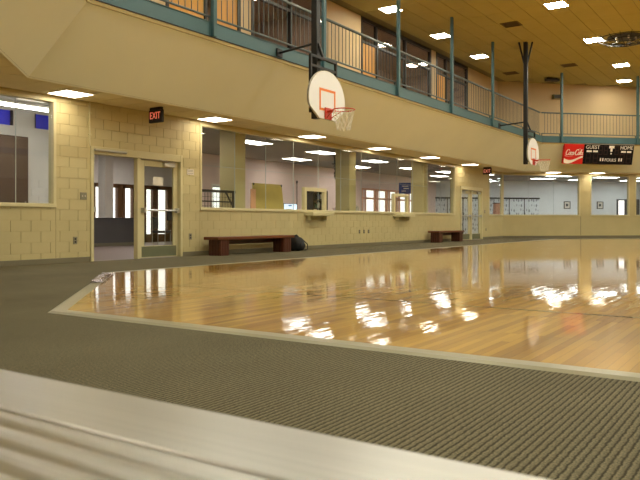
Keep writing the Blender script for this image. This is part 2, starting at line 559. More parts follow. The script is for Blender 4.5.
# every concrete block of the long wall
full = None
nb = 0
rest = MB()
BW, BH, J = 0.40, 0.20, 0.0025
cands = []
for (y0, y1, z0, z1) in solid:
    k = 0
    for k in range(0, 16):
        c0, c1 = k * BH, (k + 1) * BH
        a0, a1 = max(c0, z0), min(c1, z1)
        if a1 - a0 < 0.03: continue
        off = 0.0 if k % 2 else 0.2
        i0 = int(math.floor((y0 - off) / BW))
        for i in range(i0, int(math.ceil((y1 - off) / BW)) + 1):
            b0, b1 = max(i * BW + off, y0), min((i + 1) * BW + off, y1)
            if b1 - b0 < 0.03: continue
            cands.append((b0, b1, a0, a1))
cands.sort(key=lambda r: r[0] - 0.2 * r[2])
for (b0, b1, a0, a1) in cands:
    ly, lz = b1 - b0, a1 - a0
    if nb < 300:
        if abs(ly - BW) < 1e-4 and abs(lz - BH) < 1e-4:
            if full is None:
                full = MB().bevbox(-0.014, 0, J, BW - J, J, BH - J, 0.0015).mesh('block')
            link('block', full, M['block'], wall_left, (XL, b0, a0))
        else:
            MB().bevbox(-0.014, 0, J, ly - J, J, lz - J, 0.0015).build('block', M['block'], wall_left, (XL, b0, a0))
        nb += 1
    else:
        rest.bevbox(XL - 0.014, XL, b0 + J, b1 - J, a0 + J, a1 - J, 0.004)
r = rest.build('block_course', M['block'], wall_left)
r['kind'] = 'stuff'

# far slanted wall (local frame: x inward, y along)
FW = [(0.06, 4.02), (4.56, 6.70), (7.0, 9.2)]
wm = MB()
wm.box(-0.2, 0, -0.08, 9.85, 0, SILL).box(-0.2, 0, -0.08, 9.85, WTOP, ZS + .03).box(-0.2, 0, 4.02, 4.56, SILL, WTOP)
wm.box(-0.2, 0, 6.70, 7.0, SILL, WTOP).box(-0.2, 0, 9.2, 9.85, SILL, WTOP)
wall_far = wm.build('wall_far', M['block'], None, (*FAR0, 0), FRZ)
tag(wall_far, 'far slanted cream wall below the scoreboard with wide windows', 'wall', kind='structure')
MB().box(-0.02, 0.004, 4.04, 4.06, 0.1, SILL).build('control_joint', M['base'], wall_far)
wnames = {2: 'wall_end', 3: 'wall_far_right', 4: 'wall_right', 5: 'wall_near_right', 6: 'wall_near', 7: 'wall_near_left'}
for i, nm in wnames.items():
    o = ring_solid(MB(), i, 0.0, -0.2, 0, ZS + .03).build(nm, M['block'])
    tag(o, 'plain cream painted wall of the hall, ' + nm.replace('_', ' '), 'wall', kind='structure')
# cove base
bsegs = [(6.30, D1[0]), (D1[1], D2[0]), (D2[1], 32.5)]
for k, (y0, y1) in enumerate(bsegs):
    o = MB().bevbox(XL - .005, XL + 0.012, y0, y1, 0, 0.1, 0.004).build('baseboard_left' if k == 0 else 'baseboard_left.%03d' % k, M['base'])
    tag(o, 'grey cove base of the long wall, ' + ['left of the near doors', 'under the office window', 'right of the far doors'][k], 'baseboard', kind='structure')
o = MB().bevbox(-.005, 0.012, 0.0, 9.8, 0, 0.1, 0.004).build('baseboard_far', M['base'], None, (*FAR0, 0), FRZ)
tag(o, 'dark cove base of the far slanted wall', 'baseboard', kind='structure')

# --- soffit under the track, bulkhead, slab ----------------------------------
so = MB()
for i in range(8):
    ring_solid(so, i, -0.2, 1.12, ZS + 0.012, ZS + 0.06)
soffit = so.build('soffit', M['soffgrid'])
tag(soffit, 'tan tiled soffit under the running track', 'ceiling', kind='structure')
lamps_left = [8.10, 11.95, 15.85, 19.65, 23.40, 27.25]
LX = -10.85
tl = {}


def soffit_tile(x0, x1, y0, y1, origin, rz, mbrest=None):
    key = (round(x1 - x0, 3), round(y1 - y0, 3))
    if key not in tl:
        tl[key] = MB().bevbox(0, key[0], 0, key[1], 0, 0.012, 0.003).mesh('soffit_tile')
    o = link('soffit_tile', tl[key], M['sofftile'], soffit)
    c, s_ = math.cos(rz), math.sin(rz)
    o.location = (origin[0] + c * x0 - s_ * y0, origin[1] + s_ * x0 + c * y0, ZS + (0.003 if rz > 0 else 0))
    o.rotation_euler = (0, 0, rz)


y = 4.73
while y < 32.6:
    y1 = y + 0.60
    for (a, b) in ((-11.285, -10.86), (-10.846, -10.215)):
        if not any(abs((y + y1) / 2 - ly) < 0.45 and a < LX + .31 and b > LX - .31 for ly in ()):
            soffit_tile(a, b, y + .012, y1 - .012, (0, 0), 0)
    y = y1
t = 0.3
while t < 9.0:
    for (a, b) in ((0.0, 0.44), (0.45, 1.09)):
        soffit_tile(a, b, t + .012, t + .588, FAR0, FRZ)
    t += 0.6

t = 0.2
v7 = octo(0)[7]
while t < 10.2:
    for (a, b) in ((0.012, 0.44), (0.454, 1.088)):
        soffit_tile(a, b, t + .012, t + .588, v7, PI / 4)
    t += 0.6
D_TOP, Z_BT = 2.06, 4.25
for i in range(8):
    mb = MB()
    ring_side(mb, i, 1.10, ZS - 0.01, D_TOP, Z_BT)
    ring_side(mb, i, 1.10, ZS + 0.05, 1.10, ZS - 0.01)
    o = mb.build('bulkhead', M['bulk'])
    tag(o, 'sloping cream bulkhead under the track, ' + ['along the long wall', 'behind the scoreboard', 'far end', 'far right slant', 'right side', 'near right slant', 'above the bleacher', 'upper left corner slant'][i], 'bulkhead', kind='structure')
    lp = ring_solid(MB(), i, D_TOP + .015, D_TOP - .2, Z_BT - .005, 4.312).build('lip', M['lip'], o)
sl = MB()
for i in range(8):
    ring_solid(sl, i, -0.35, D_TOP - 0.05, 4.315, 4.50)
tag(sl.build('track_slab', M['counter']), 'grey slab of the elevated running track', 'floor', kind='structure')
bnames = ['along the long wall', 'above the scoreboard', 'far end', 'far right slant', 'right side', 'near right slant', 'near side', 'upper left corner']
for i in range(8):
    root = thing('steel_beam', 'teal steel channel edging the running track, ' + bnames[i], 'beam', (*octo(D_TOP)[i], 4.312), 0, 'track edge channels')
    off = Vector((*octo(D_TOP)[i], 4.312))
    for nm, d0, d1, z0, z1, mt in (('web', D_TOP, D_TOP - .02, 4.312, 4.60, 'teal'), ('bottom_flange', D_TOP + .03, D_TOP - .02, 4.314, 4.328, 'black'), ('top_flange', D_TOP + .02, D_TOP - .05, 4.60, 4.612, 'teal')):
        mb = ring_solid(MB(), i, d0, d1, z0, z1)
        mb.v = [(x - off.x, y - off.y, z - off.z) for x, y, z in mb.v]
        mb.build(nm, M[mt], root)

# --- main ceiling ------------------------------------------------------------
ceiling = MB().prism(octo(-0.5), ZC + 0.012, ZC + 0.12).build('ceiling', M['grid'])
tag(ceiling, 'high olive tan tiled ceiling over the court', 'ceiling', kind='structure')


def in_oct(x, y, d=-0.3):
    P = octo(d); n = len(P)
    for i in range(n):
        (x0, y0), (x1, y1) = P[i], P[(i + 1) % n]
        if (x1 - x0) * (y - y0) - (y1 - y0) * (x - x0) > 0: return False
    return True


tcand = []
for ix in range(-20, 24):
    for iy in range(-1, 34):
        cx, cy = ix * 0.61 + 0.005, iy * 1.22 + 0.6
        if in_oct(cx, cy, -0.1):
            z = -cx * math.sin(YAW) + cy * math.cos(YAW); rr = cx * math.cos(YAW) + cy * math.sin(YAW)
            vis = z > 0 and abs(rr / z) < 0.47 and (ZC - CAMH) / z < 0.33
            tcand.append((0 if vis else 1, z, ix, iy))
tcand.sort()
tm = MB().bevbox(-.297, .297, -.600, .600, 0, 0.013, 0.004).mesh('ceiling_tile')
rest = MB()
for k, (v, z, ix, iy) in enumerate(tcand):
    if k < 300:
        link('ceiling_tile', tm, M['tile'], ceiling, (ix * 0.61 + .005, iy * 1.22 + .6, ZC))
    else:
        rest.bevbox(ix * .61 - .288, ix * .61 + .298, iy * 1.22 + .002, iy * 1.22 + 1.198, ZC, ZC + .013, .004)
o = rest.build('ceiling_tile_field', M['tile'], ceiling)
o['kind'] = 'stuff'

# --- upper walls -------------------------------------------------------------
ULX = XL - 0.3
uw = MB()
SF = [(11.15, 13.72), (14.15, 17.69), (19.76, 25.12), (25.58, 28.85)]       # glazed fronts on the upper floor
prev = 6.1
for a, b in SF:
    uw.box(ULX - .15, ULX, prev, a, 4.4, ZC + .05)
    prev = b
uw.box(ULX - .15, ULX, prev, 32.75, 4.4, ZC + .05)
tag(uw.build('wall_upper_left', M['upwall']), 'beige upper wall behind the track railing with dark glazed fronts', 'wall', kind='structure')
unames = {1: 'wall_upper_far', 2: 'wall_upper_end', 3: 'wall_upper_far_right', 4: 'wall_upper_right', 5: 'wall_upper_near_right', 6: 'wall_upper_near', 7: 'wall_upper_near_left'}
for i, nm in unames.items():
    o = ring_solid(MB(), i, -0.3, -0.5, 4.4, ZC + .05).build(nm, M['upwall'])
    tag(o, 'beige upper wall of the hall, ' + nm.replace('_', ' '), 'wall', kind='structure')
# dim rooms behind the upper glass
ur = MB()
ur.box(-15.2, -15.1, 10.5, 29.5, 4.4, ZC + .1).box(-15.2, ULX - .1, 10.4, 10.5, 4.4, ZC + .1).box(-15.2, ULX - .1, 29.5, 29.6, 4.4, ZC + .1)
ur.box(-15.2, ULX - .1, 10.4, 29.6, 4.35, 4.45).box(-15.2, ULX - .1, 10.4, 29.6, ZC + .02, ZC + .1).box(-15.1, ULX - .16, 18.6, 18.7, 4.45, ZC + .05)
tag(ur.build('wall_upper_rooms', M['darkroom']), 'dim grey brown rooms behind the upper glazed fronts', 'wall', kind='structure')


def storefront(idx, y0, y1, doors, mull, label):
    """glazed front: dark frame members, one pane per bay, oak doors where seen"""
    root = thing('window_%d' % idx, label, 'window', (ULX, y0, 4.5), 0, None, 'structure')
    w, h = y1 - y0, ZC - 4.5
    fr = MB()
    fr.box(-.10, .02, 0, .09, 0, h).box(-.10, .02, w - .09, w, 0, h).box(-.10, .02, .09, w - .09, h - .10, h).box(-.10, .02, .09, w - .09, 0, .08)
    for m in mull:
        fr.box(-.10, .02, m - .04, m + .04, .08, h - .10)
    fr.box(-.09, .01, .09, w - .09, 2.13, 2.20)
    fr.build('window_frame', M['bronze'], root)
    edges = [.09] + list(mull) + [w - .09]
    for i in range(len(edges) - 1):
        a, b = edges[i] + (.04 if i else 0), edges[i + 1] - (.04 if i < len(edges) - 2 else 0)
        MB().box(-.045, -.037, a, b, 2.20, h - .10).build('pane', M['glassdark'], root)
        if i in doors:
            d = MB().bevbox(-.065, -.02, a + .005, b - .005, .085, 2.125, .004).build('wood_door', M['door_wood'], root)
            hd = MB().tube((-.02, b - .10, 1.0), (.03, b - .10, 1.0), .012).tube((.03, b - .10, 1.0), (.03, b - .20, 1.0), .012)
            hd.build('handle', M['steel'], d)
        else:
            MB().box(-.045, -.037, a, b, .08, 2.13).build('pane', M['glassdark'], root)
    return root


storefront(6, *SF[0], {0, 2}, [1.30, 1.62], 'upper glazed front with two oak doors above the near exit sign')
storefront(7, *SF[1], set(), [1.75], 'upper dark glazed front left of the nearer hoop mast')
storefront(8, *SF[2], {0}, [1.05, 3.2], 'widest upper dark glazed front with an oak door at its left')
storefront(9, *SF[3], {0}, [1.0], 'farthest upper glazed front with a narrow oak door')


# ------------------------------------------------------------------ lights
def panel_light(name, label, cat_group, loc, rz, lx, ly, mat, drop=0.012):
    root = thing(name, label, 'ceiling light', loc, rz, cat_group)
    fr = MB()
    for (a, b, c, d) in ((-lx / 2 - .02, lx / 2 + .02, -ly / 2 - .02, -ly / 2), (-lx / 2 - .02, lx / 2 + .02, ly / 2, ly / 2 + .02), (-lx / 2 - .02, -lx / 2, -ly / 2, ly / 2), (lx / 2, lx / 2 + .02, -ly / 2, ly / 2)):
        fr.box(a, b, c, d, -drop, 0.0)
    fr.build('frame', M['lframe'], root)
    MB().box(-lx / 2, lx / 2, -ly / 2, ly / 2, -drop * .6, 0.0).build('diffuser', mat, root)
    return root


for k, ly in enumerate(lamps_left):
    lab = ['square recessed light in the soffit left of the exit sign', 'square recessed light in the soffit above the near bench', 'square recessed light in the soffit below the nearer backboard',
           'fourth soffit light along the long wall from the left', 'fifth soffit light along the long wall, over the office window end', 'soffit light just before the far red exit sign', 'soffit light over the corner window by the far doors'][k]
    panel_light('soffit_light', lab, 'lights under the track', (LX, ly, ZS), 0, .56, .58, M['lsof'])
for k, (n, t, lab) in enumerate([(0.45, 2.35, 'soffit light left of the scoreboard above the far window'), (0.45, 4.65, 'soffit light under the scoreboard above the pillar'), (.45, 7.6, 'soffit light right of the scoreboard')]):
    panel_light('soffit_light', lab, 'lights under the track', far(n, t, ZS), FRZ, .56, .58, M['lsof'])
for k, xx in enumerate((-2.6, 1.2, 5.0)):
    panel_light('soffit_light', 'soffit light over the bleacher, ' + ORD[k] + ' from the left', 'lights under the track', (xx, YN + .55, ZS), 0, .56, .58, M['lsof'])
for k, ly in enumerate([8.2, 12.0, 15.85, 19.65, 23.45, 27.25]):
    panel_light('track_light', 'square light over the running track, ' + ORD[k] + ' from the left end', 'lights over the running track', (-10.45, ly, ZC), 0, .56, .58, M['ltrk'])
up = [(-6.0, 7.0 + 5.03 * k) for k in range(6)]
up += [(-6.55, 35.8)]
for xx in (-1.0, 4.0, 9.0):
    up += [(xx, 2.0 + 5.03 * k) for k in range(8) if in_oct(xx, 2 + 5.03 * k, 1.0)]
for k, (x, y) in enumerate(up):
    special = {3: 'bright square light at the top of the high ceiling', 4: 'square light left of the round wire guard on the high ceiling', 5: 'pinkish square light beyond the round wire guard', 6: 'small square light nearest the far upper wall'}
    panel_light('high_ceiling_light', special.get(k, 'square high ceiling light, %s from the bleacher in the %s row from the long wall' % (ORD[int(round((y - 2) / 5.03)) if x > -5 else int(round((y - 7) / 5.03))], ORD[{-6: 0, -1: 1, 4: 2, 9: 3}.get(int(round(x)), 0)])), 'lights of the high ceiling', (x, y, ZC), 0, .58, .58, M['ltrk'] if k == 6 else M['lup'])
for k, (x, y) in enumerate([(-13.2, 16.3), (-13.4, 22.0), (-13.4, 27.3)]):
    panel_light('upper_room_light', 'dim light in the upper room, ' + ORD[k] + ' from the left', 'lights of the upper rooms', (x, y, ZC + .02), 0, .58, .58, M['ldim'])

# ------------------------------------------------------------------ rooms behind the glass
BWX = -16.75
ow = MB()
ENT = (28.6, 34.2, 2.36)
DR = (18.25, 19.05, 2.1)
for (y0, y1, z0, z1) in ((16.9, DR[0], 0, 3.2), (DR[0], DR[1], DR[2], 3.2), (DR[1], ENT[0], 0, 3.2), (ENT[0], ENT[1], ENT[2], 3.2), (ENT[1], 37.6, 0, 3.2)):
    ow.box(BWX - .15, BWX, y0, y1, z0, z1)
tag(ow.build('wall_office', M['pink']), 'pale pink back wall of the office behind the long window', 'wall', kind='structure')
LBX = -20.2
lw = MB()
LW = (15.6, 20.6, 2.14)
lw.box(LBX - .15, LBX, 9.0, LW[0], 0, 3.2).box(LBX - .15, LBX, LW[0], LW[1], LW[2], 3.2).box(LBX - .15, LBX, LW[1], 21.4, 0, 3.2).box(LBX - .15, LBX, 21.4, 23, 2.3, 3.2).box(LBX - .15, LBX, 21.4, 23, 0, .3)
lw.box(LBX, BWX - .1, 22.9, 23.05, 0, 3.2)
tag(lw.build('wall_lobby', M['white']), 'white lobby back wall above brown framed windows', 'wall', kind='structure')
k = math.sqrt(.5)
# slanted partition between storage room and lobby
pt = MB().prism([(-11.5, 8.42), (-11.5, 8.56), (-15.42, 12.02), (-15.42, 11.86)], 0, 3.85)
tag(pt.build('wall_partition', M['white']), 'white partition between the storage room and the lobby', 'wall', kind='structure')
sw = MB().box(-15.5, -15.35, 2.0, 9.95, 0, 3.06).box(-15.5, -15.35, 9.95, 11.95, 0, 3.06).box(-15.5, -15.35, 2.0, 11.95, 3.42, 3.85)
for (a, b) in ((2.0, 7.7), (9.85, 10.42), (11.1, 11.95)):
    sw.box(-15.5, -15.35, a, b, 3.06, 3.42)
sw.box(-15.5, -11.5, 1.9, 2.0, 0, 3.85)
swo = tag(sw.build('wall_storage', M['white']), 'white back wall of the storage room with blue high windows', 'wall', kind='structure')
lobend = MB().box(LBX, -15.45, 9.0, 9.15, 0, 3.2)
tag(lobend.build('wall_lobby_end', M['white']), 'white end wall of the lobby', 'wall', kind='structure')
for kk, (a, b) in enumerate(((7.7, 9.85), (10.42, 11.1))):
    root = thing('window_%d' % (10 + kk), ['wide blue high window in the storage room', 'small blue high window in the storage room'][kk], 'window', (-15.42, a, 3.06), 0, None, 'structure')
    w = b - a
    MB().box(-.02, .0, 0, w, 0, .36).build('pane', M['glassblue'], root)
    fr = MB().box(-.04, .06, 0, .04, 0, .36).box(-.04, .06, w - .04, w, 0, .36)
    if kk == 0: fr.box(-.04, .06, 1.2, 1.24, 0, .36)
    fr.build('window_frame', M['bronze'], root)
# dark timber lockers in the storage room
dr = thing('storage_cabinet', 'dark brown tall storage cabinet behind the left window', 'cabinet', (-15.30, 6.4, 0))
MB().box(0, .5, 0, 3.48, 0, 2.75).build('body', M['darkwood'], dr)
for i in range(4):
    d = MB().bevbox(.5, .525, .02 + i * .87, .85 + i * .87, .08, 2.70, .006).build('cabinet_door', M['darkwood'], dr)
    MB().tube((.53, .78 + i * .87, 1.0), (.53, .78 + i * .87, 1.25), .012).build('handle', M['steel'], d)
# block courses on the white storage wall
wb_ = MB()
for kz in range(9):
    for ky in range(3):
        o_ = 0.2 if kz % 2 else 0
        a, b = 10.13 + ky * .4 - o_, 10.52 + ky * .4 - o_
        a = max(a, 10.13)
        wb_.bevbox(-15.35, -15.338, a, b, kz * .2 + .004, kz * .2 + .196, .003)
o = wb_.build('block_course', M['white'], swo); o['kind'] = 'stuff'
# ceilings of the back rooms
ce = MB().box(LBX - .15, XL - .05, 9.0, 37.6, 3.12, 3.2)
# keep the storage room (higher ceiling) out of it
ce = MB().prism([(XL - .05, 8.4), (XL - .05, 33.2), (-11.0, 37.6), (-16.9, 37.6), (LBX - .15, 23.05), (LBX - .15, 9.0), (-15.45, 9.0), (-15.45, 11.95)], 3.12, 3.2)
tag(ce.build('ceiling_office', M['greyceil']), 'grey ceiling of the lobby and office', 'ceiling', kind='structure')
ce = MB().prism([(XL - .02, 1.9), (XL - .02, 8.6), (-15.4, 12.1), (-15.5, 12.0), (-15.5, 1.9)], 3.8, 3.9)
tag(ce.build('ceiling_storage', M['greyceil']), 'grey ceiling of the storage room', 'ceiling', kind='structure')
hw = MB().box(XL - .2, XL - .03, 2.0, 8.6, ZS - .02, 3.9)
tag(hw.build('wall_storage_header', M['white']), 'white header above the storage room window', 'wall', kind='structure')
# room behind the far wall
BN = -7.0
fb = MB().box(BN - .15, BN, -1.6, 16, 0, 3.3).box(BN, -.1, 16, 16.1, 0, 3.3)
tag(fb.build('wall_far_room', M['wallB'], None, (*FAR0, 0), FRZ), 'white back wall of the bright room behind the far windows', 'wall', kind='structure')
fb = MB().box(BN - .15, -.1, -3.0, 16.1, 3.14, 3.22)
tag(fb.build('ceiling_far_room', M['greyceil'], None, (*FAR0, 0), FRZ), 'grey ceiling of the bright room behind the far windows', 'ceiling', kind='structure')

office_lights = [(-13.2, 13.2), (-13.2, 16.2), (-13.2, 19.9), (-13.4, 23.9), (-13.9, 28.0), (-13.5, 30.9), (-15.4, 21.5), (-15.4, 26.0), (-12.6, 33.6), (-15.0, 33.5)]
for kk, (x, y) in enumerate(office_lights):
    panel_light('office_light', 'white ceiling panel in the office, %s of those nearest the glass' % ORD[kk] if kk < 6 else 'white ceiling panel deep in the office, %s from the near doors' % ORD[kk - 6], 'lights of the office', (x, y, 3.12), 0, .6, 1.2, M['loff'])
for kk, (x, y) in enumerate([(-14.0, 12.6), (-17.6, 12.8), (-18.4, 16.6)]):
    panel_light('lobby_light', 'white ceiling panel in the lobby, ' + ORD[kk] + ' from the doors', 'lights of the lobby', (x, y, 3.12), 0, .6, 1.2, M['loff'])
for kk, (n, t) in enumerate([(-2.2, 1.6), (-4.4, 1.3), (-2.4, 4.3), (-4.6, 4.6), (-3.0, 7.4), (-5.2, 7.2), (-3.0, 10.0), (-5.4, 10.6), (-5.8, 1.4)]):
    panel_light('far_room_light', 'white strip light behind the far windows, %s' % ['left in the front row', 'left in the middle row', 'second in the front row', 'second in the middle row', 'third in the front row', 'third in the middle row', 'last in the front row', 'last in the middle row', 'deepest at the left'][kk], 'lights of the far room', far(n, t, 3.14), FRZ, .6, 1.3, M['lfar'])
# pendant light of the storage room
for kk, (x, y) in enumerate(((-13.3, 8.9), (-13.9, 6.6))):
    root = thing('pendant_light', ['white pendant strip light hanging in the storage room', 'second pendant strip light farther left in the storage room'][kk], 'pendant light', (x, y, 3.16), 0, 'storage room lights')
    MB().bevbox(-.12, .12, -.9, .9, .02, .10, .02).build('housing', M['white'], root)
    MB().box(-.11, .11, -.88, .88, 0, .02).build('tube', M['lpend'], root)
    for yy in (-.7, .7):
        MB().tube((0, yy, .1), (0, yy, .64), .006).build('hanger', M['steel'], root)

# entrance glazing of the office back wall
root = thing('window_11' if False else 'window_12', 'bright entrance glazing with brown frames seen through the office', 'window', (BWX, ENT[0], 0), 0, None, 'structure')
w = ENT[1] - ENT[0]
fr = MB().box(-.1, .02, 0, w, 2.28, 2.36).box(-.1, .02, 0, w, 0, .15).box(-.1, .02, 0, w, 1.85, 1.93)
ed = [0.0, .35, 1.35, 1.55, 2.5, 2.75, 3.6, 3.85, 4.7, 4.95, w]
for e in ed:
    fr.box(-.1, .02, max(0, e - .05), min(w, e + .05), 0, 2.36)
fr.build('window_frame', M['skinpink'], root)
for i in range(len(ed) - 1):
    if ed[i + 1] - ed[i] < .4:
        MB().box(-.08, 0, ed[i], ed[i + 1], .15, 2.28).build('panel', M['pink'], root)
    else:
        MB().box(-.04, -.03, ed[i], ed[i + 1], .15, 2.28).build('pane', M['glass'], root)
root = thing('door_3', 'bright white glazed door in the office back wall', 'door', (BWX, DR[0], 0), 0, None, 'structure')
MB().box(-.1, .02, 0, .06, 0, 2.1).box(-.1, .02, .74, .8, 0, 2.1).box(-.1, .02, .06, .74, 2.04, 2.1).box(-.08, 0, .06, .74, 0, .25).build('door_frame', M['white'], root)
MB().box(-.04, -.03, .06, .74, .25, 2.04).build('pane', M['glass'], root)
# lobby glazing
root = thing('window_13', 'brown framed lobby windows seen through the near doors', 'window', (LBX, LW[0], 0), 0, None, 'structure')
w = LW[1] - LW[0]
fr = MB().box(-.1, .03, 0, w, 2.0, 2.14).box(-.1, .03, 0, w, 0, .3)
ed = [0, .42, .80, 1.16, 1.5, 1.74, 2.2, 2.75, 3.2, 3.35, 3.95, w]
for e in ed:
    fr.box(-.1, .03, max(0, e - .06), min(w, e + .06), 0, 2.14)
fr.build('window_frame', M['brown'], root)
for i in range(len(ed) - 1):
    if i in (0, 2, 4, 6, 8, 10):
        MB().box(-.08, .0, ed[i], ed[i + 1], .3, 2.0).build('panel', M['brown'], root)
    else:
        MB().box(-.04, -.03, ed[i], ed[i + 1], .3, 2.0).build('pane', M['glass'], root)
root = thing('window_15', 'bright window beyond the white door of the office', 'window', (LBX, 21.4, .3), 0, None, 'structure')
MB().box(-.1, .02, 0, .06, 0, 2.0).box(-.1, .02, 1.44, 1.5, 0, 2.0).box(-.1, .02, .06, 1.44, 0, .06).box(-.1, .02, .06, 1.44, 1.94, 2.0).build('window_frame', M['white'], root)
MB().box(-.04, -.03, .06, 1.44, .06, 1.94).build('pane', M['glass'], root)
# lobby furniture
root = thing('reception_counter', 'dark grey waist high counter across the lobby', 'counter', (-18.0, 12.9, 0))
MB().box(-.12, 0, 0, 3.05, 0.0, .86).build('body', M['counter'], root)
MB().bevbox(-.2, .04, -.02, 3.07, .86, .90, .01).build('counter_top', M['bronze'], root)
MB().box(0, .012, 0, 3.05, 0, .1).build('kick_base', M['base'], root)
root = thing('lobby_column', 'white square column behind the lobby counter', 'column', (-18.5, 15.15, 0))
MB().bevbox(-.17, .17, -.17, .17, 0, 3.12, .01).build('shaft', M['white'], root)
MB().bevbox(-.18, .18, -.18, .18, 0, .1, .01).build('column_base', M['base'], root)
root = thing('lobby_chair', 'dark upholstered chair in the lobby beyond the closed near door', 'chair', (-17.2, 16.35, 0), 0.4)
MB().bevbox(-.24, .24, -.24, .24, .40, .48, .03).build('seat', M['chair'], root)
MB().bevbox(-.26, -.2, -.23, .23, .52, .92, .02).build('backrest', M['chair'], root)
for sx in (-1, 1):
    for sy in (-1, 1):
        MB().tube((sx * .22, sy * .22, 0), (sx * .22, sy * .22, .5 if sx > 0 else .9), .013).build('leg', M['steel'], root)

# office columns just behind the glass
for kk, y0 in enumerate((13.43, 18.90, 24.28)):
    root = thing('office_column', ['cream painted column behind the glass near the black rack', 'cream painted column in the middle of the long office window', 'cream painted column near the right end of the office window'][kk], 'column', (XL - .22, y0, 0), 0, 'columns behind the office glass')
    MB().bevbox(-.52, 0, 0, .40, 0, 3.12, .008).build('shaft', M['block'], root)
    MB().bevbox(-.53, .01, -.01, .41, 0, .1, .006).build('column_base', M['base'], root)


# ------------------------------------------------------------------ windows of the long wall
def wall_window(idx, label, loc, rz, w, panes, rows, frame='cream', left=True, right=True):
    """frame, single panes, thin silicone joints"""
    root = thing('window_%d' % idx, label, 'window', loc, rz, None, 'structure')
    h = WTOP - SILL
    fr = MB()
    fr.bevbox(-.14, .03, 0, w, 0, .07, .006).bevbox(-.14, .02, 0, w, h - .06, h, .006)
    if left: fr.bevbox(-.14, .02, 0, .06, .07, h - .06, .006)
    if right: fr.bevbox(-.14, .02, w - .06, w, .07, h - .06, .006)
    fr.build('window_frame', M[frame], root)
    a, b = (.06 if left else 0), w - (.06 if right else 0)
    ew = (b - a) / panes
    zs = [.07] + rows + [h - .06]
    for i in range(panes):
        for j in range(len(zs) - 1):
            MB().box(-.055, -.045, a + i * ew + .002, a + (i + 1) * ew - .002, zs[j] + .002, zs[j + 1] - .002).build('pane', M['glass'], root)
    jt = MB()
    for i in range(1, panes):
        jt.box(-.058, -.042, a + i * ew - .005, a + i * ew + .005, .07, h - .06)
    for z in rows:
        jt.box(-.058, -.042, a, b, z - .004, z + .004)
    if jt.v: jt.build('glass_joint', M['joint'], root)
    return root


wall_window(1, 'cream framed window at the left edge with blue panes behind', (XL, W1[0], SILL), 0, W1[1] - W1[0], 2, [])
win2 = wall_window(2, 'very long office window with butt jointed glass and two ticket openings', (XL, W2[0], SILL), 0, W2[1] - W2[0], 12, [1.05])
wall_window(3, 'narrow corner window right of the far doors', (XL, W3[0], SILL), 0, W3[1] - W3[0] + .08, 1, [], right=False)
wall_window(4, 'wide far window left of the pillar showing strip lights', (*FAR0, SILL), FRZ, 4.02, 3, [], left=False)
for kk, (a, b) in enumerate(FW[1:]):
    wall_window(5 if kk == 0 else 14, ['far window right of the pillar showing a doorway', 'far window at the right edge of the view'][kk], far(0, a, SILL), FRZ, b - a, 1 if kk == 0 else 2, [])
cpost = MB().bevbox(-.12, .02, -.06, .06, SILL + .07, WTOP, .006).build('corner_mullion', M['cream'], None, (XL, 32.47, 0), FRZ / 2)
tag(cpost, 'cream corner mullion between the far windows', 'mullion', kind='structure')

# ticket openings
for kk, y0 in enumerate((16.10, 21.43)):
    root = thing('ticket_window', ['cream ticket opening with ledge showing dark shelves behind', 'cream ticket opening with ledge left of the blue sign'][kk], 'ticket window', (XL, y0, SILL), 0, 'ticket openings in the office window')
    fr = MB().bevbox(-.08, .03, 0, .11, .07, .70, .006).bevbox(-.08, .03, 1.01, 1.12, .07, .70, .006).bevbox(-.08, .03, .11, 1.01, .60, .70, .006)
    fr.build('frame', M['cream'], root)
    MB().bevbox(-.02, .30, .02, 1.10, -.10, .0, .01).build('ledge', M['cream'], root)
    for yy in (.12, .95):
        MB().yz_slab([(yy, -.10), (yy + .04, -.10), (yy + .04, -.22), (yy, -.22)], .0, .14).build('bracket', M['cream'], root)


# ------------------------------------------------------------------ double doors
def leaf(door, hinge_y, sgn, ang, extras):
    """one glazed leaf, hinge at hinge_y, extending to sgn*y"""
    W, H = 1.10, 2.085

    def B(mb, x0, x1, y0, y1, z0, z1, b=.004):
        a, c = sorted((sgn * y0, sgn * y1))
        return mb.bevbox(x0, x1, a, c, z0, z1, b)
    mb = MB()
    B(mb, -.045, 0, 0, .13, 0.012, H); B(mb, -.045, 0, W - .13, W, 0.012, H)
    B(mb, -.045, 0, .13, W - .13, H - .13, H); B(mb, -.045, 0, .13, W - .13, 0.012, .26)
    lf = mb.build('door_leaf', M['cream'], door, (-.06, hinge_y, 0), ang)
    g = MB(); a, c = sorted((sgn * .13, sgn * (W - .13))); g.box(-.027, -.019, a, c, .26, H - .13)
    g.build('pane', M['glass'], lf)
    kp = MB(); B(kp, 0, .006, .05, W - .05, .03, .25, .001); kp.build('kick_plate', M['kick'], lf)
    pb = MB()
    pb.tube((.07, sgn * .06, 1.02), (.07, sgn * (W - .06), 1.02), .018)
    for yy in (.06, W - .06):
        B(pb, 0, .09, yy - .035, yy + .035, .97, 1.07)
    pb.build('push_bar', M['steel'], lf)
    cl = MB(); B(cl, 0, .07, .14, .46, H - .115, H - .03); cl.tube((.05, sgn * .30, H - .02), (.09, sgn * .62, H + .03), .012)
    cl.build('door_closer', M['steel'], lf)
    if extras:
        nt = MB(); B(nt, -.017, -.014, .42, .72, 1.56, 1.74, .001); nt.build('notice', M['paper'], lf)
        bx_ = MB(); B(bx_, -.014, .03, .20, .32, .80, 1.0, .006); bx_.build('card_reader', M['blackm'], lf)
    return lf


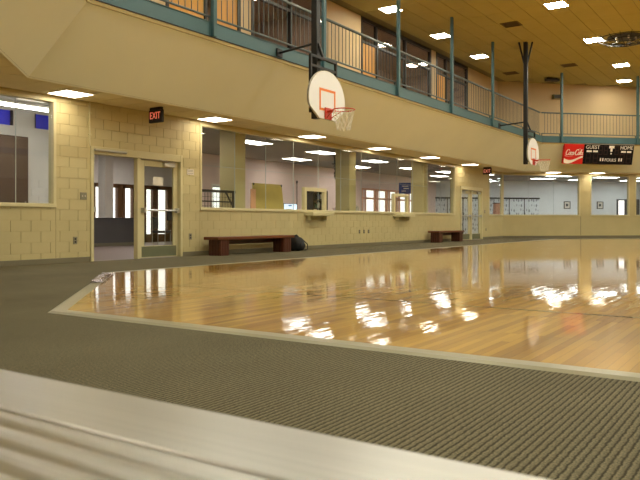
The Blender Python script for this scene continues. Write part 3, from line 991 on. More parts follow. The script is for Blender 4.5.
def double_door(idx, label, y0, ang_left, extras):
    root = thing('door_%d' % idx, label, 'door', (XL, y0, 0), 0, None, 'structure')
    fr = MB().bevbox(-.15, .03, 0, .07, 0, DTOP, .005).bevbox(-.15, .03, 2.41, 2.48, 0, DTOP, .005).bevbox(-.15, .03, .07, 2.41, 2.10, DTOP, .005)
    fr.bevbox(-.10, .02, 1.175, 1.255, 0, 2.10, .005)
    fr.build('door_frame', M['cream'], root)
    leaf(root, .075, 1, ang_left, False)
    leaf(root, 2.405, -1, 0, extras)
    return root


d1 = double_door(1, 'near cream double door with its left leaf open and exit sign above', D1[0], math.radians(54), True)
MB().bevbox(.03, .09, .05, .85, 2.155, 2.20, .01).build('header_bar', M['steel'], d1)
double_door(2, 'far cream double door with narrow glass beside the far bench', D2[0], 0, False)


# ------------------------------------------------------------------ track posts and railings
def text_mesh(s, size, depth=0.004):
    c = bpy.data.curves.new('text', 'FONT')
    c.body = s; c.size = size; c.extrude = depth; c.align_x = 'CENTER'; c.align_y = 'CENTER'
    o = bpy.data.objects.new('text', c); col.objects.link(o)
    dg = bpy.context.evaluated_depsgraph_get()
    m = bpy.data.meshes.new_from_object(o.evaluated_get(dg))
    bpy.data.objects.remove(o); bpy.data.curves.remove(c)
    # lay in the y-z plane, readable from +x
    m.transform(Matrix(((0, 0, 1, 0), (1, 0, 0, 0), (0, 1, 0, 0), (0, 0, 0, 1))))
    return m


BX = XL + D_TOP                    # face of the track beam
post_y = [6.9, 10.1, 13.93, 17.75, 21.53, 25.33, 29.20]
pm = MB().bevbox(0.002, .085, -.05, .05, 0, ZC - 4.33, .008).mesh('post_shaft')
pp = MB().bevbox(0.001, .012, -.09, .09, .02, .25, .003).mesh('base_plate')
plabels = ['teal steel post at the left end of the track', 'teal steel post above the near doors', 'teal steel post beside the nearer hoop mast', 'third teal post right of the nearer hoop mast' if False else 'teal steel post right of the nearer backboard',
           'teal steel post midway between the two hoop masts', 'teal steel post left of the farther hoop mast', 'teal steel post right behind the farther hoop mast']
for kk, y in enumerate(post_y):
    root = thing('track_post', plabels[kk], 'post', (BX, y, 4.33), 0, 'track posts')
    link('shaft', pm, M['teal'], root); link('base_plate', pp, M['teal'], root)
fdir = octo(D_TOP)[1]
fpost = [0.97, 4.79, 8.6]
for kk, t in enumerate(fpost):
    root = thing('track_post', ['teal steel post above the left end of the scoreboard', 'teal steel post at the right end of the scoreboard', 'teal steel post right of the scoreboard, last on the far side'][kk], 'post', (fdir[0] + k * t, fdir[1] + k * t, 4.33), FRZ, 'track posts')
    link('shaft', pm, M['teal'], root); link('base_plate', pp, M['teal'], root)

balm = MB().box(-.006, .006, -.006, .006, 0, .90).mesh('baluster')


def railing(label, p0, rz, length):
    root = thing('guard_railing', label, 'railing', (p0[0], p0[1], 4.61), rz, 'track railings')
    MB().bevbox(-.03, .03, 0, length, 1.02, 1.075, .01).build('top_rail', M['tealrail'], root)
    MB().bevbox(-.018, .018, 0, length, .10, .135, .006).build('bottom_rail', M['tealrail'], root)
    n = max(2, int(round(length / .165)))
    for i in range(1, n):
        link('baluster', balm, M['tealrail'], root, (0, i * length / n, .13))
    for e in (.02, length - .02):
        MB().box(-.015, .015, e - .015, e + .015, 0, .10).build('rail_foot', M['tealrail'], root)
    return root


edges = [octo(D_TOP)[0][1] + .05] + post_y[1:] + [octo(D_TOP)[1][1] - .02]
rl = ['railing section at the left end of the track', 'railing section above the near bench', 'railing section right of the nearer hoop mast', 'railing section in front of the widest upper glass', 'railing section before the pillar between upper glass fronts',
      'railing section left of the farther hoop mast', 'short railing section at the far corner of the track']
for i in range(len(edges) - 1):
    railing(rl[i], (BX - .06, edges[i]), 0, edges[i + 1] - edges[i])
fe = [0.03] + fpost
for i in range(len(fe) - 1):
    railing(['short railing section left of the scoreboard', 'railing section directly above the scoreboard', 'railing section right of the scoreboard'][i], (fdir[0] + k * (fe[i] - .06), fdir[1] + k * (fe[i] + .06)), FRZ, fe[i + 1] - fe[i] - (.03 if i < 2 else 0))


# ------------------------------------------------------------------ basketball hoops
def hoop(label, y):
    """origin: below the mast, at the front plane of the board, ground level offset 0"""
    root = thing('basketball_hoop', label, 'basketball hoop', (-7.9, y, 2.87), 0, 'side basketball hoops')
    ZB = 2.87
    # board outline
    pts = [(-.30, 0), (.30, 0), (.62, .20)]
    for i in range(25):
        a = -.22 + (PI + .44) * i / 24
        pts.append((.685 * math.cos(a), .40 + .60 * math.sin(a)))
    pts.append((-.62, .20))
    bd = MB().yz_slab(pts, -.035, 0).build('backboard', M['board'], root)
    ins = [(y_ * .985, .5 + (z_ - .5) * .985) for y_, z_ in pts]
    rimb = MB(); n = len(pts)
    rimb.add([(.002, *p) for p in pts] + [(.002, *p) for p in ins] + [(-.04, *p) for p in pts],
             [(i, (i + 1) % n, n + (i + 1) % n, n + i) for i in range(n)] + [(2 * n + i, 2 * n + (i + 1) % n, (i + 1) % n, i) for i in range(n)])
    rimb.build('board_edge', M['boardedge'], bd)
    tq = MB()
    for (a, b, c, d) in ((-.30, .30, .57, .62), (-.30, .30, .17, .22), (-.30, -.25, .22, .57), (.25, .30, .22, .57)):
        tq.box(.0, .004, a, b, c, d)
    tq.build('target_square', M['orange'], bd)
    # rim and bracket
    R = .2286
    rc = (.16 + R, 0, .17)
    ring = [(rc[0] + R * math.cos(2 * PI * i / 28), R * math.sin(2 * PI * i / 28), rc[2]) for i in range(28)]
    rm = MB().path(ring, .011, 6, True).build('rim', M['rim'], root, smooth=False)
    br = MB().bevbox(.004, .03, -.12, .12, .0, .24, .006).bevbox(.03, .17, -.06, .06, .145, .185, .005)
    br.tube((.03, -.07, .03), (.24, -.14, .165), .01).tube((.03, .07, .03), (.24, .14, .165), .01)
    br.build('bracket', M['rim'], rm)
    nt = MB()
    rings = [(0, R - .004), (.10, .205), (.20, .175), (.30, .15), (.41, .135)]
    N = 12
    for j in range(len(rings) - 1):
        (z0, r0), (z1, r1) = rings[j], rings[j + 1]
        for i in range(N):
            a0 = 2 * PI * (i + .5 * (j % 2)) / N
            for da in (-.5, .5):
                a1 = a0 + 2 * PI * da / N
                nt.tube((rc[0] + r0 * math.cos(a0), r0 * math.sin(a0), rc[2] - z0), (rc[0] + r1 * math.cos(a1), r1 * math.sin(a1), rc[2] - z1), .0055, 4, cap=False)
    nt.build('net', M['net'], rm)
    # frame behind the board
    fr = MB()
    for yy in (-.47, .47):
        fr.bar((-.10, yy, .10), (-.10, yy, 1.28), .05, .05)
    for zz in (.16, 1.26, 1.06):
        fr.bar((-.10, -.47, zz), (-.10, .47, zz), .05, .05)
    for yy in (-.47, .47):
        for zz in (.25, .75):
            fr.bar((-.10, yy, zz), (-.035, yy, zz), .04, .04)
    fr.build('board_frame', M['black'], root)
    MB().bevbox(-.36, -.22, -.07, .07, .04, ZC - ZB, .006).build('mast', M['black'], root)
    st = MB()
    for zz in (.16, 1.26):
        st.bar((-.24, 0, zz), (-.10, 0, zz), .06, .06)
    st.bar((-.24, 0, 1.62), (-.10, .0, 1.27), .05, .05)
    st.build('mast_bracket', M['black'], root)
    for sy in (-1, 1):
        MB().tube((-.29 + sy * .04, sy * .02, 3.75), (-.29 + sy * .22, sy * .10, ZC - ZB), .034).build('ceiling_brace', M['black'], root)
    MB().tube((-.30, 0, 1.62), (BX + 7.9 + .03, .12, 1.57), .026).build('wall_strut', M['black'], root)
    MB().bevbox(BX + 7.9 + .002, BX + 7.9 + .03, .02, .22, 1.48, 1.66, .006).build('strut_plate', M['black'], root)
    return root


h1 = hoop('nearer basketball hoop with fan shaped white backboard on a black ceiling mast', 12.10)
h2 = copy_tree(h1)
h2.location.y = 26.05
h2['label'] = 'farther basketball hoop on a black ceiling mast left of the scoreboard'

# ------------------------------------------------------------------ scoreboard
SLOPE = math.atan2(D_TOP - 1.10, Z_BT - ZS)          # board leans with the bulkhead
sb = thing('scoreboard', 'black scoreboard with a red script panel at its left under the far railing', 'scoreboard', (fdir[0] + k * (.08 + 1.10), fdir[1] + k * (1.10 - .08), 4.29), FRZ)
sb.rotation_euler = Euler((0, math.radians(12), FRZ), 'XYZ')
SW, SH = 3.50, 0.92
RW = 0.98


def sbobj(mb, name, mat, parent=None):
    return mb.build(name, mat, parent or sb)


sbobj(MB().bevbox(-.12, 0, RW, SW, -SH, 0, .01), 'display', M['sbblack'])
ad = sbobj(MB().bevbox(-.12, .002, 0, RW, -SH, 0, .01), 'sign_panel', M['red'])
sbobj(MB().box(-.10, .006, 0, SW, -.02, .012), 'top_edge', M['steel'])


def put_text(s, y, z, size, mat, parent, x=.004):
    m = text_mesh(s, size)
    return link('lettering', m, M[mat], parent, (x, y, z))


D_ = sbobj(MB().box(0, .003, RW + .02, SW - .02, -SH + .02, -SH + .03), 'bottom_edge', M['seg'])
put_text('GUEST', RW + .43, -.15, .23, 'ltext', sb)
put_text('HOME', SW - .38, -.15, .23, 'ltext', sb)
put_text('FOULS', 2.36, -.72, .20, 'ltext', sb)
mk = MB()
for (a, b) in ((RW + .14, RW + .40), (RW + .46, RW + .70), (SW - .64, SW - .40), (SW - .34, SW - .12)):
    mk.box(0, .004, a, b, -.37, -.29)
for (y, z, w, h) in ((2.36, -.12, .26, .12), (2.36, -.25, .10, .16), (2.36, -.42, .06, .06), (1.86, -.70, .06, .14), (1.98, -.70, .06, .14), (2.80, -.70, .06, .14), (2.92, -.70, .06, .14)):
    mk.box(0, .004, y - w / 2, y + w / 2, z - h / 2, z + h / 2)
sbobj(mk, 'markings', M['ltext'])


def digit(y, z, w, h):
    mb = MB(); t_ = .035
    for (a, b, c, d) in ((-w / 2, w / 2, h / 2 - t_, h / 2), (-w / 2, w / 2, -t_ / 2, t_ / 2), (-w / 2, w / 2, -h / 2, -h / 2 + t_), (-w / 2, -w / 2 + t_, -h / 2, h / 2), (w / 2 - t_, w / 2, -h / 2, h / 2)):
        mb.box(0, .003, y + a, y + b, z + c, z + d)
    sbobj(mb, 'digit', M['seg'])


for yy in (RW + .25, RW + .62, SW - .56, SW - .22):
    digit(yy, -.64, .24, .44)
for yy in (1.82, 2.08, 2.64, 2.90):
    digit(yy, -.28, .20, .40)


# white script lettering on the red panel: ribbons with swelling strokes
def ribbon(pts, w0, w1=None, x=.004, mb=None):
    mb = mb or MB()
    n = len(pts)
    vs = []
    for i, (a, b) in enumerate(pts):
        p, q = pts[max(0, i - 1)], pts[min(n - 1, i + 1)]
        d = Vector((q[0] - p[0], q[1] - p[1])).normalized() if p != q else Vector((1, 0))
        ww = w0 * (0.75 + 0.75 * abs(d.y)) / 2 if w1 is None else (w0 + (w1 - w0) * i / (n - 1)) / 2
        vs += [(x, a - d.y * ww, b + d.x * ww), (x, a + d.y * ww, b - d.x * ww)]
    fs = [(2 * i, 2 * i + 1, 2 * i + 3, 2 * i + 2) for i in range(n - 1)]
    return mb.add(vs, fs)


def arc(cx, cy, rx, ry, a0, a1, n=16):
    return [(cx + rx * math.cos(a0 + (a1 - a0) * i / n), cy + ry * math.sin(a0 + (a1 - a0) * i / n)) for i in range(n + 1)]


def script(mb, oy, oz, sc_, sl=.28):
    def put(pts, w=.11):
        ribbon([(oy + sc_ * (x + sl * y), oz + sc_ * y) for x, y in pts], w * sc_, None, .005, mb)
    x = 0
    for word in ('Coca', '-', 'Cola'):
        for ch in word:
            if ch == 'C':
                put(arc(x + .34, .50, .34, .56, 1.0, 5.6, 22), .12)
                put([(x + .55, .98), (x + .62, .80), (x + .50, .78)], .07)
                if x > .5:
                    put([(x + .30, 1.06), (x + .75, 1.22), (x + 1.3, 1.02), (x + 1.5, 1.1)], .06)
                else:
                    put([(x + .2, .0), (x - .05, -.25), (x + .6, -.38), (x + 1.7, -.22)], .06)
                x += .66
            elif ch == 'o':
                put(arc(x + .17, .26, .16, .27, 0, 2 * PI, 16), .10); x += .36
            elif ch == 'c':
                put(arc(x + .18, .26, .17, .27, .9, 5.5, 14), .10); x += .34
            elif ch == 'a':
                put(arc(x + .17, .26, .16, .27, .3, 2 * PI, 16), .09); put([(x + .34, .52), (x + .33, .10), (x + .42, 0), (x + .50, .1)], .10); x += .48
            elif ch == 'l':
                put([(x + .05, .0), (x + .02, .3), (x + .10, .95), (x + .22, 1.05), (x + .20, .8), (x + .08, .1), (x + .16, 0), (x + .26, .1)], .09); x += .26
            elif ch == '-':
                put([(x, .30), (x + .16, .33)], .10); x += .2


mb = MB(); script(mb, .09, -.50, .222)
mb.build('script_lettering', M['ltext'], ad)
# white wave under the script
up_, lo_ = [], []
for i in range(25):
    u = i / 24
    y_ = .03 + u * (RW - .06)
    up_.append((y_, -.66 - .08 * math.sin(u * PI * .95) * (1 - u) * 2.2 + .12 * u * u))
    th = .20 * (1 - u) ** .8 * (.6 + .4 * math.cos(u * 3)) + .085 * u
    lo_.append((y_, up_[-1][1] - max(.05, th)))
n = len(up_)
MB().add([(.005, *p) for p in up_] + [(.005, *p) for p in lo_], [(n + i, n + i + 1, i + 1, i) for i in range(n - 1)]).build('wave', M['ltext'], ad)


# ------------------------------------------------------------------ exit signs
def exit_sign(label, x, y):
    root = thing('exit_sign', label, 'exit sign', (x, y, ZS - .31), 0, 'red exit signs')
    hs = MB().bevbox(-.19, .19, -.035, .035, .0, .26, .01).build('housing', M['blackm'], root)
    MB().bevbox(-.17, .17, -.03, .03, .26, .31, .006).build('canopy', M['blackm'], root)
    m = text_mesh('EXIT', .15, .003)
    m.transform(Matrix.Rotation(-PI / 2, 4, 'Z'))
    m.transform(Matrix.Diagonal((1, 1, 1.35, 1)))
    link('lettering', m, M['exitred'], root, (0, -.038, .135))
    return root


exit_sign('red lettered exit sign hanging above the near doors', -10.72, 10.05)
exit_sign('red lettered exit sign hanging before the far doors', -10.75, 28.95)


# ------------------------------------------------------------------ benches and bag
def bench(label, y0, length):
    root = thing('wooden_bench', label, 'bench', (-10.92, y0, 0), 0, 'benches along the long wall')
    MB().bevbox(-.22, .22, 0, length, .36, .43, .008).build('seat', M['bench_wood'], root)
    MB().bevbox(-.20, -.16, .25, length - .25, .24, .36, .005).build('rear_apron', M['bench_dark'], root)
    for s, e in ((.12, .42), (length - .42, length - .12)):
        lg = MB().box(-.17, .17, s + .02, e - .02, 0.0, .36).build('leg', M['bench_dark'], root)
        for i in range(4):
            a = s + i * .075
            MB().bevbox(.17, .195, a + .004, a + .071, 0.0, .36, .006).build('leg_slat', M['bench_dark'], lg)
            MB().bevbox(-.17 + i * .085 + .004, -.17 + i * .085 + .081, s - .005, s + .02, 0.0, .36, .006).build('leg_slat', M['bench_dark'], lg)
    return root


bench('long red brown wooden bench under the office window by the near doors', 11.88, 2.95)
bench('small looking red brown wooden bench beside the far doors', 23.85, 2.45)

bg = thing('backpack', 'crumpled black backpack on the floor at the bench end', 'bag', (-10.88, 15.12, 0))


def lump(d):
    return 1 + .10 * math.sin(5 * d.x + 2 * d.z) * math.cos(4 * d.y) + .06 * math.sin(9 * d.y + 3 * d.x)


b = MB().sphere((0, 0, .20), .20, .24, .21, 20, 12, lump)
b.v = [(x, y, max(0.0, z)) for x, y, z in b.v]
b.build('body', M['bag'], bg, smooth=True)
b = MB().sphere((.14, .06, .13), .10, .14, .12, 14, 8, lump)
b.build('front_pocket', M['bag'], bg, smooth=True)
MB().path([(.02, -.10, .33), (.05, -.13, .40), (.06, -.04, .43), (.04, .03, .37)], .012).build('handle', M['bag'], bg)
MB().path([(.10, .18, .30), (.20, .26, .18), (.22, .24, .05), (.17, .16, .02)], .014).build('strap', M['bag'], bg)


# ------------------------------------------------------------------ small wall fittings
def plate(name, label, cat, y, z, w, h, mat='plate', sub='socket'):
    root = thing(name, label, cat, (XL, y, z), 0)
    MB().bevbox(-.002, .012, -w / 2, w / 2, -h / 2, h / 2, .003).build('cover_plate', M[mat], root)
    if sub == 'socket':
        for zz in (-.028, .028):
            MB().bevbox(.012, .015, -.018, .018, zz - .016, zz + .016, .002).build('socket', M['blackm'], root)
    elif sub == 'switch':
        for yy in (-.03, .03):
            MB().bevbox(.012, .022, yy - .008, yy + .008, -.018, .018, .002).build('toggle', M['paper'], root)
    elif sub == 'print':
        for zz in (-.03, .01, .04):
            MB().box(.012, .0125, -w * .38, w * .38, zz - .006, zz + .006).build('print_line', M['plate'], root)
    return root


plate('wall_switch', 'grey switch plate left of the near doors', 'switch', 8.72, 1.27, .15, .14, 'plate', 'switch')
plate('wall_outlet', 'grey outlet low on the wall left of the near doors', 'outlet', 8.53, .42, .09, .14)
plate('wall_outlet', 'outlet low on the wall between near doors and bench', 'outlet', 11.62, .44, .09, .14)
plate('wall_notice', 'small white notice right of the near doors', 'notice', 11.62, 1.90, .22, .13, 'paper', 'print')
for kk, y in enumerate((19.15, 19.43, 19.72)):
    plate('wall_outlet', 'small outlet under the middle of the office window, ' + ['left', 'middle', 'right'][kk] + ' one of three', 'outlet', y, .46, .08, .12)
plate('wall_switch', 'small switch plate right of the far doors', 'switch', 30.1, 1.22, .10, .14, 'plate', 'switch')
plate('wall_outlet', 'outlet low right of the far doors', 'outlet', 30.25, .42, .08, .12)
root = thing('conduit', 'thin painted conduit running up from the near doors to the soffit', 'pipe', (XL + .016, 8.86, 2.25))
MB().tube((0, 0, 0), (0, 0, ZS - 2.25), .014).build('pipe', M['cream'], root)
for zz in (.2, .62):
    MB().bevbox(-.016, .02, -.03, .03, zz, zz + .03, .003).build('clip', M['cream'], root)

# ------------------------------------------------------------------ office contents
CT = 1.02
root = thing('office_counter', 'long counter inside the office window', 'counter', (XL - .22, 14.0, 0))
MB().bevbox(-.62, 0, .0, 4.85, CT - .04, CT, .008).build('counter_top', M['cream'], root)
MB().box(-.60, -.55, .0, 4.85, 0, CT - .04).build('front_panel', M['white'], root)
root = thing('office_counter', 'second counter inside the office window, right of the middle column', 'counter', (XL - .22, 19.4, 0))
MB().bevbox(-.62, 0, .0, 4.8, CT - .04, CT, .008).build('counter_top', M['cream'], root)
MB().box(-.60, -.55, .0, 4.8, 0, CT - .04).build('front_panel', M['white'], root)

root = thing('display_board', 'tan board leaning inside the office glass, dark clips on its corners', 'board', (XL - .42, 14.58, CT))
MB().add([(-.10, 0, 0), (-.10, 1.30, 0), (-.28, 1.42, .80), (-.28, .12, .80), (-.125, 0, 0), (-.125, 1.30, 0), (-.305, 1.42, .80), (-.305, .12, .80)],
         [(0, 1, 2, 3), (7, 6, 5, 4), (0, 4, 5, 1), (1, 5, 6, 2), (2, 6, 7, 3), (3, 7, 4, 0)]).build('sheet', M['tanboard'], root)
for yy, zz, xx in ((.15, .77, -.272), (1.39, .77, -.272)):
    MB().bevbox(xx - .01, xx + .012, yy - .025, yy + .025, zz - .03, zz + .03, .004).build('corner_clip', M['blackm'], root)
root = MB().bevbox(XL - .50, XL - .47, 14.36, 14.56, CT, CT + .62, .006).build('salmon_panel', M['skinpink'])
tag(root, 'salmon coloured panel standing left of the tan board', 'panel')

root = thing('laptop', 'open laptop with a glowing pale blue screen beside the tan board', 'laptop', (XL - .60, 16.46, CT))
MB().bevbox(-.12, .12, -.17, .17, 0, .02, .004).build('keyboard_base', M['blackm'], root)
lid = MB().bevbox(-.14, -.125, -.33, .33, .02, .28, .004).build('lid', M['blackm'], root)
lid.rotation_euler = (0, 0, 0)
MB().box(-.125, -.123, -.31, .31, .04, .265).build('screen', M['screen'], lid)
MB().box(-.123, -.1225, -.10, .06, .20, .235).build('screen_window', M['signblue'], lid)
root = thing('desk_phone', 'black desk phone between the tan board and the laptop', 'phone', (XL - .50, 16.08, CT))
MB().bevbox(-.09, .09, -.08, .08, 0, .07, .015).build('phone_body', M['blackm'], root)
MB().bevbox(-.03, .03, -.10, .10, .07, .12, .015).build('handset', M['paper'], root)
root = thing('floor_pole', 'thin dark pole standing behind the laptop', 'pole', (XL - 1.6, 18.0, 0))
MB().tube((0, 0, 0.02), (0, 0, 2.0), .014).build('shaft', M['bronze'], root)
MB().sphere((0, 0, 2.02), .03, .03, .05, 10, 6).build('finial', M['blackm'], root, smooth=True)
MB().tube((0, 0, 0), (0, 0, .02), .16, 16).build('foot', M['blackm'], root)

# shelf with bottles behind the first ticket opening
root = thing('shelf_unit', 'dark open shelf unit behind the first ticket opening', 'shelf', (XL - 1.2, 18.02, 0))
for yy in (0, .80):
    MB().box(-.2, .2, yy, yy + .04, 0, 1.76).build('side_panel', M['bronze'], root)
shz = [.06, .92, 1.18, 1.45, 1.73]
for z in shz:
    MB().box(-.2, .2, .04, .80, z, z + .03).build('shelf', M['bronze'], root)
MB().box(-.21, -.2, 0, .84, 0, 1.76).build('back_panel', M['pink'], root)
cols = ['blackm', 'green', 'paper', 'bronze', 'paper', 'blackm', 'signblue']
cn = ['black', 'teal', 'white', 'brown', 'white', 'black', 'blue']
q = 0
for si, z in enumerate(shz[1:4]):
    for i in range(5):
        yy = .13 + i * .145 + random.uniform(-.015, .015)
        hgt = random.uniform(.15, .23)
        ci = (q * 3 + si) % 7
        bt = thing('bottle', '%s bottle, %s from the left on the %s shelf behind the ticket opening' % (cn[ci], ORD[i], ['lower', 'middle', 'upper'][si]), 'bottle', (XL - 1.2 + .02, 18.02 + yy, z + .03), 0, 'bottles on the dark shelf')
        MB().tube((0, 0, 0), (0, 0, hgt * .68), .05, 10).tube((0, 0, hgt * .68), (0, 0, hgt * .85), .05, 10, .02).build('body', M[cols[ci]], bt)
        MB().tube((0, 0, hgt * .85), (0, 0, hgt), .022, 8).build('cap', M['blackm'], bt)
        q += 1

# trailing plant hanging beside the middle column
root = thing('hanging_plant', 'dark trailing plant hanging left of the middle column', 'plant', (XL - .95, 19.32, 3.10))
MB().tube((0, 0, 0.02), (0, 0, -.22), .006).build('hanger', M['steel'], root)
MB().tube((0, 0, -.22), (0, 0, -.40), .11, 12, .08).build('pot', M['blackm'], root)
lf = MB()
rnd = random.Random(3)
for i in range(300):
    z = -.15 - .80 * rnd.random()
    sp = .15 if z > -.5 else .09
    a = rnd.random() * 2 * PI; r_ = sp * math.sqrt(rnd.random())
    cx, cy = r_ * math.cos(a), r_ * math.sin(a)
    ax = Vector((rnd.uniform(-1, 1), rnd.uniform(-1, 1), rnd.uniform(-1, .2))).normalized()
    bx_ = ax.orthogonal().normalized()
    c = Vector((cx, cy, z)); L_ = rnd.uniform(.05, .09)
    lf.add([c - ax * L_ * .5, c + bx_ * L_ * .3, c + ax * L_ * .6, c - bx_ * L_ * .3], [(0, 1, 2, 3)])
o = lf.build('foliage', M['leaf'], root); o['kind'] = 'stuff'
# small things standing on the counter near the middle column
root = thing('desk_fan', 'small round desk fan right of the middle column', 'fan', (XL - .42, 19.62, CT))
fanm = MB().path([(0.03, .13 * math.cos(2 * PI * i / 18), .16 + .13 * math.sin(2 * PI * i / 18)) for i in range(18)], .012, 5, True)
for i in range(12):
    a = 2 * PI * i / 12
    fanm.tube((.035, 0, .16), (.03, .13 * math.cos(a), .16 + .13 * math.sin(a)), .004, 4)
fanm.build('guard', M['paper'], root)
MB().tube((-.08, 0, .16), (.02, 0, .16), .04, 10).build('motor', M['paper'], root)
for i in range(4):
    a = PI / 2 * i + .4
    MB().add([(.02, 0, .16), (.025, .10 * math.cos(a), .16 + .10 * math.sin(a)), (.01, .10 * math.cos(a + .7), .16 + .10 * math.sin(a + .7))], [(0, 1, 2)]).build('blade', M['green'], root)
MB().bevbox(-.08, .08, -.07, .07, 0, .025, .008).build('base', M['paper'], root)
smalls = [(17.62, 'card_holder', 'small cream card holder right of the first ticket opening', 'holder', 'cream', .10, .08), (18.36, 'pencil_cup', 'black pencil cup left of the middle column', 'cup', 'blackm', .06, .13), (18.62, 'tape_dispenser', 'dark tape dispenser beside the middle column', 'dispenser', 'blackm', .09, .09),
          (20.10, 'stapler', 'dark stapler right of the round desk fan', 'stapler', 'blackm', .12, .06), (20.55, 'paper_tray', 'dark paper tray left of the second ticket opening', 'tray', 'bronze', .16, .07), (23.55, 'paper_tray', 'dark paper tray near the right column', 'tray', 'bronze', .16, .09)]
for (y, nm, lab, ct, mt, w, h) in smalls:
    root = thing(nm, lab, ct, (XL - .45, y, CT))
    if nm == 'pencil_cup':
        MB().tube((0, 0, 0), (0, 0, h * .7), w * .7, 10).build('cup_body', M[mt], root)
        for i in range(4):
            MB().tube((0.01 * i, 0, .05), (.03 * (i - 1.5), .03 * (i % 2) - .01, h + .06), .006, 5).build('pencil', M[['blackm', 'orange', 'signblue', 'blackm'][i]], root)
    else:
        MB().bevbox(-w * .6, w * .6, -w, w, 0, h * .5, .008).build('body', M[mt], root)
        MB().bevbox(-w * .5, w * .1, -w * .8, w * .8, h * .5, h, .008).build('top', M[mt if nm != 'paper_tray' else 'paper'], root)

# low black rack standing on the masonry just inside the glass
root = thing('wire_rack', 'low black metal rack with a mesh front at the left end of the office window', 'rack', (XL - .172, 12.02, SILL))
for yy in (.06, 1.28):
    MB().bar((0, yy, 0), (0, yy, .50), .05, .05).build('upright', M['bronze'], root)
MB().bar((0, 0, .47), (0, 1.34, .47), .05, .06).build('crossbar', M['bronze'], root)
MB().bar((0, .06, .22), (0, 1.28, .22), .03, .03).build('crossbar', M['bronze'], root)
MB().bar((0, 1.0, .46), (0, 1.26, .12), .03, .03).build('corner_brace', M['bronze'], root)
ms = MB()
for i in range(1, 12):
    ms.tube((0, .06 + i * .102, .02), (0, .06 + i * .102, .46), .005, 4)
for i in range(1, 4):
    ms.tube((0, .06, i * .11), (0, 1.28, i * .11), .005, 4)
ms.build('mesh_panel', M['bronze'], root)

# blue hanging sign
root = thing('hanging_sign', 'square blue sign hanging inside the office glass', 'sign', (-13.4, 26.45, 1.94), 0.55)
MB().bevbox(-.25, .25, -.012, .012, 0, .46, .004).build('sign_panel', M['signblue'], root)
for xx in (-.2, .2):
    MB().tube((xx, 0, .46), (xx, 0, 1.2), .004, 5).build('wire', M['steel'], root)
for (a, b, c, d) in ((-.12, .14, .30, .33), (-.06, .16, .20, .24), (-.14, .04, .10, .13)):
    MB().box(a, b, -.0135, -.012, c, d).build('print_line', M['ltext'], root)

# far room: patterned panels, pictures, doorway
pan = thing('patterned_screen', 'row of white panels printed with dark dashes in the far room', 'screen', far(BN + .02, -1.0, 0), FRZ)
for i in range(7):
    a = i * .95
    MB().bevbox(0, .03, 0.01, .94, .05, 2.08, .004).build('panel', M['pattern'], pan, (0, a, 0))
    MB().box(0, .05, -.02, .02, 0, 2.12).build('stile', M['bronze'], pan, (0, a, 0))
MB().box(0, .06, -.02, 6.67, 2.08, 2.17).build('head_rail', M['bronze'], pan)
for kk, t in enumerate((7.46, 9.62)):
    root = thing('picture_frame', ['small dark framed picture seen through the wide far window', 'small dark framed picture seen through the window right of the pillar'][kk], 'picture', far(BN + .002, t, 1.75), FRZ, 'pictures in the far room')
    fr = MB()
    for (a, b, c, d) in ((-.21, .21, .18, .22), (-.21, .21, -.22, -.18), (-.21, -.17, -.18, .18), (.17, .21, -.18, .18)):
        fr.box(0, .03, a, b, c, d)
    fr.build('frame', M['bronze'], root)
    MB().box(0, .012, -.17, .17, -.18, .18).build('mat', M['paper'], root)
    MB().box(.012, .014, -.08, .07, -.07, .08).build('image', M['counter'], root)
root = thing('door_4', 'doorway with a bright narrow sidelight and dark door in the far room', 'door', far(BN + .002, 10.72, 0), FRZ, None, 'structure')
MB().box(0, .06, 0, .1, 0, 2.12).box(0, .06, .1, 1.5, 2.04, 2.12).box(0, .06, 1.42, 1.5, 0, 2.04).box(0, .06, .5, .58, 0, 2.04).build('door_frame', M['counter'], root)
MB().box(0, .02, .1, .5, .05, 2.04).build('sidelight', emit('sidelight_daylight', (1, .93, .93), 1.5), root)
dl = MB().bevbox(0, .04, .58, 1.42, .02, 2.04, .004).build('door_leaf', M['counter'], root)
for i in range(6):
    MB().box(.04, .05, .68, 1.32, .3 + i * .28, .5 + i * .28).build('louver', M['bronze'], dl)
# a low cabinet in the far room seen through the corner window
root = thing('low_partition', 'tan half height cabinet behind the corner window', 'cabinet', far(-4.6, 1.75, 0), FRZ)
MB().box(-.2, .2, 0, .42, 0, 1.75).build('body', M['skinpink'], root)
MB().bevbox(-.22, .22, -.02, .44, 1.75, 1.79, .006).build('top', M['brown'], root)

# ------------------------------------------------------------------ fittings of the high ceiling
for kk, (x, y, lx, ly, lab) in enumerate([(-7.85, 23.4, .6, .6, 'brownish air vent in the high ceiling near the top of the farther mast'), (-7.85, 30.9, .6, .6, 'brownish air vent in the high ceiling right of the farther mast'), (-10.45, 31.1, .6, .6, 'faint air vent above the track corner')]):
    root = thing('ceiling_vent', lab, 'vent', (x, y, ZC), 0, 'vents of the high ceiling')
    fr = MB()
    for (a, b, c, d) in ((-.3, .3, -.3, -.26), (-.3, .3, .26, .3), (-.3, -.26, -.26, .26), (.26, .3, -.26, .26)):
        fr.box(a, b, c, d, -.015, 0)
    fr.build('frame', M['vent'], root)
    MB().box(-.26, .26, -.26, .26, -.003, 0).build('throat', M['bronze'], root)
    for i in range(6):
        MB().box(-.26, .26, -.24 + i * .085, -.20 + i * .085, -.013, -.003).build('slat', M['vent'], root)
root = thing('projector_box', 'dark box mounted on the ceiling before the far upper wall', 'box', (-9.2, 33.2, ZC - .16), FRZ)
MB().bevbox(-.12, .12, -.32, .32, 0, .12, .01).build('body', M['bronze'], root)
MB().box(-.03, .03, -.25, -.19, .12, .16).box(-.03, .03, .19, .25, .12, .16).build('bracket', M['black'], root)
kk_ = octo(-0.3)[1]
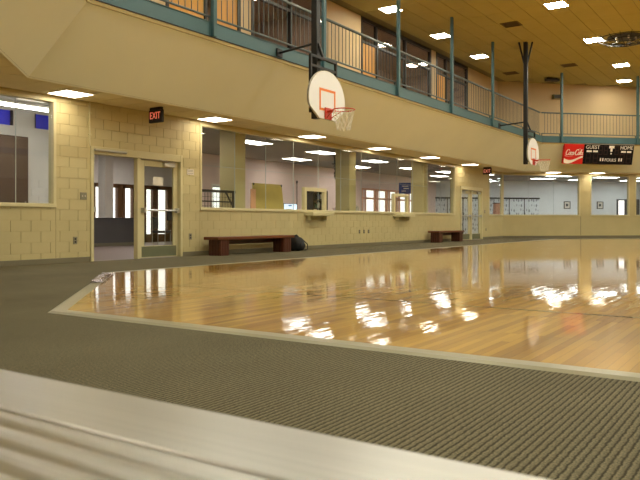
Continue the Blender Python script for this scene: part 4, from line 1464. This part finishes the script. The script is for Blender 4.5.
root = thing('wall_speaker', 'small tan loudspeaker high on the far upper wall', 'speaker', (kk_[0] + k * 3.0, kk_[1] + k * 3.0, 6.70), FRZ)
MB().bevbox(.05, .22, -.20, .20, 0, .22, .01).build('cabinet', M['lip'], root)
MB().box(.22, .225, -.17, .17, .03, .19).build('grille', M['bronze'], root)
MB().box(0, .05, -.04, .04, .06, .16).build('bracket', M['black'], root)
# round wire guard
root = thing('ceiling_guard', 'round dark wire guard on the high ceiling at the right', 'wire guard', (-4.95, 27.3, ZC))
MB().tube((0, 0, -.02), (0, 0, 0), .62, 28).build('base_plate', M['bronze'], root)
wires = MB()
for rr, zz in ((.95, -.06), (.75, -.17), (.45, -.25)):
    wires.path([(rr * math.cos(2 * PI * i / 24), rr * math.sin(2 * PI * i / 24), zz) for i in range(24)], .014, 4, True)
for i in range(16):
    a = 2 * PI * i / 16
    pr = [(1.0, 0), (.95, -.06), (.75, -.17), (.45, -.25), (0, -.28)]
    wires.path([(r_ * math.cos(a), r_ * math.sin(a), z) for r_, z in pr], .012, 4)
wires.build('wire_cage', M['black'], root)
for i in range(5):
    a = 1.3 * i
    MB().sphere((.35 * math.cos(a), .35 * math.sin(a), -.08), .05, .05, .06, 10, 6).build('bulb', M['paper'], root, smooth=True)

# ------------------------------------------------------------------ torn tape on the edge strip
root = thing('torn_tape', 'crumpled silver tape stuck on the slanted court edge strip', 'tape', (WL + 2.35, WN + .98, .014))
root.location = (-7.73, 6.27, .0145)
root.rotation_euler = (0, 0, PI / 4)
rnd = random.Random(5)
tp = MB(); nu, nv = 12, 4
vs = [((-.08 + .16 * j / nv) + rnd.uniform(-.01, .01), -.8 + 1.6 * i / nu + rnd.uniform(-.02, .02), .004 + max(0, rnd.uniform(-.006, .022))) for i in range(nu + 1) for j in range(nv + 1)]
tp.add(vs, [(i * (nv + 1) + j, i * (nv + 1) + j + 1, (i + 1) * (nv + 1) + j + 1, (i + 1) * (nv + 1) + j) for i in range(nu) for j in range(nv)])
tp.build('sheet', M['foil'], root)
cr = MB().path([(.02, -.40, .02), (.06, -.2, .035), (.03, .0, .03), (.07, .2, .03)], .012, 6)
cr.build('curled_edge', M['foil'], root, smooth=True)

# ------------------------------------------------------------------ aluminium bleacher in the foreground
ZT = 0.60
root = thing('bleacher', 'brushed aluminium bleacher plank across the foreground', 'bleacher', (0, .37, 0))
X0, X1 = -2.4, 2.4


def extrude_x(prof, name, mat, parent):
    """closed profile in y-z (counter clockwise seen from -x), extruded along x"""
    n = len(prof)
    mb = MB().add([(X0, y, z) for y, z in prof] + [(X1, y, z) for y, z in prof],
                  [tuple(range(n - 1, -1, -1)), tuple(range(n, 2 * n))] + [(i, (i + 1) % n, n + (i + 1) % n, n + i) for i in range(n)])
    return mb.build(name, mat, parent)


nose = [(.022, .552), (.128, .552), (.132, .556), (.132, .594), (.129, .599), (.124, ZT + .001), (.0245, ZT + .001), (.022, .5995), (.022, .590)]
extrude_x(nose, 'nosing', M['alu'], root)
prof = [(-.14, .560), (.020, .560)]
top = []
for i in range(5):
    c = -.125 + i * .034
    for (dy, dz) in ((-.016, -.0018), (-.011, -.0008), (-.005, -.0002), (.005, -.0002), (.011, -.0008), (.016, -.0018)):
        yy = c + dy
        if -.14 < yy < .02: top.append((yy, .598 + dz + .001))
prof += list(reversed(sorted(set(top))))
extrude_x([(.0215, .560), (.0215, .5988)] + list(reversed(sorted(set(top)))) + [(-.14, .560)], 'ribbed_plank', M['alu'], root)
for xx in (-2.0, -.7, .7, 2.0):
    fr = MB()
    fr.bar((xx, -.10, 0), (xx, -.10, .56), .05, .05).bar((xx, .10, 0), (xx, .10, .55), .05, .05)
    fr.bar((xx, -.10, .30), (xx, .10, .30), .045, .045).bar((xx, -.13, .55), (xx, .125, .55), .05, .02)
    fr.build('leg_frame', M['alu'], root)
MB().bar((-2.0, -.10, .06), (-.7, -.10, .5), .03, .03).bar((.7, -.10, .5), (2.0, -.10, .06), .03, .03).build('brace', M['alu'], root)
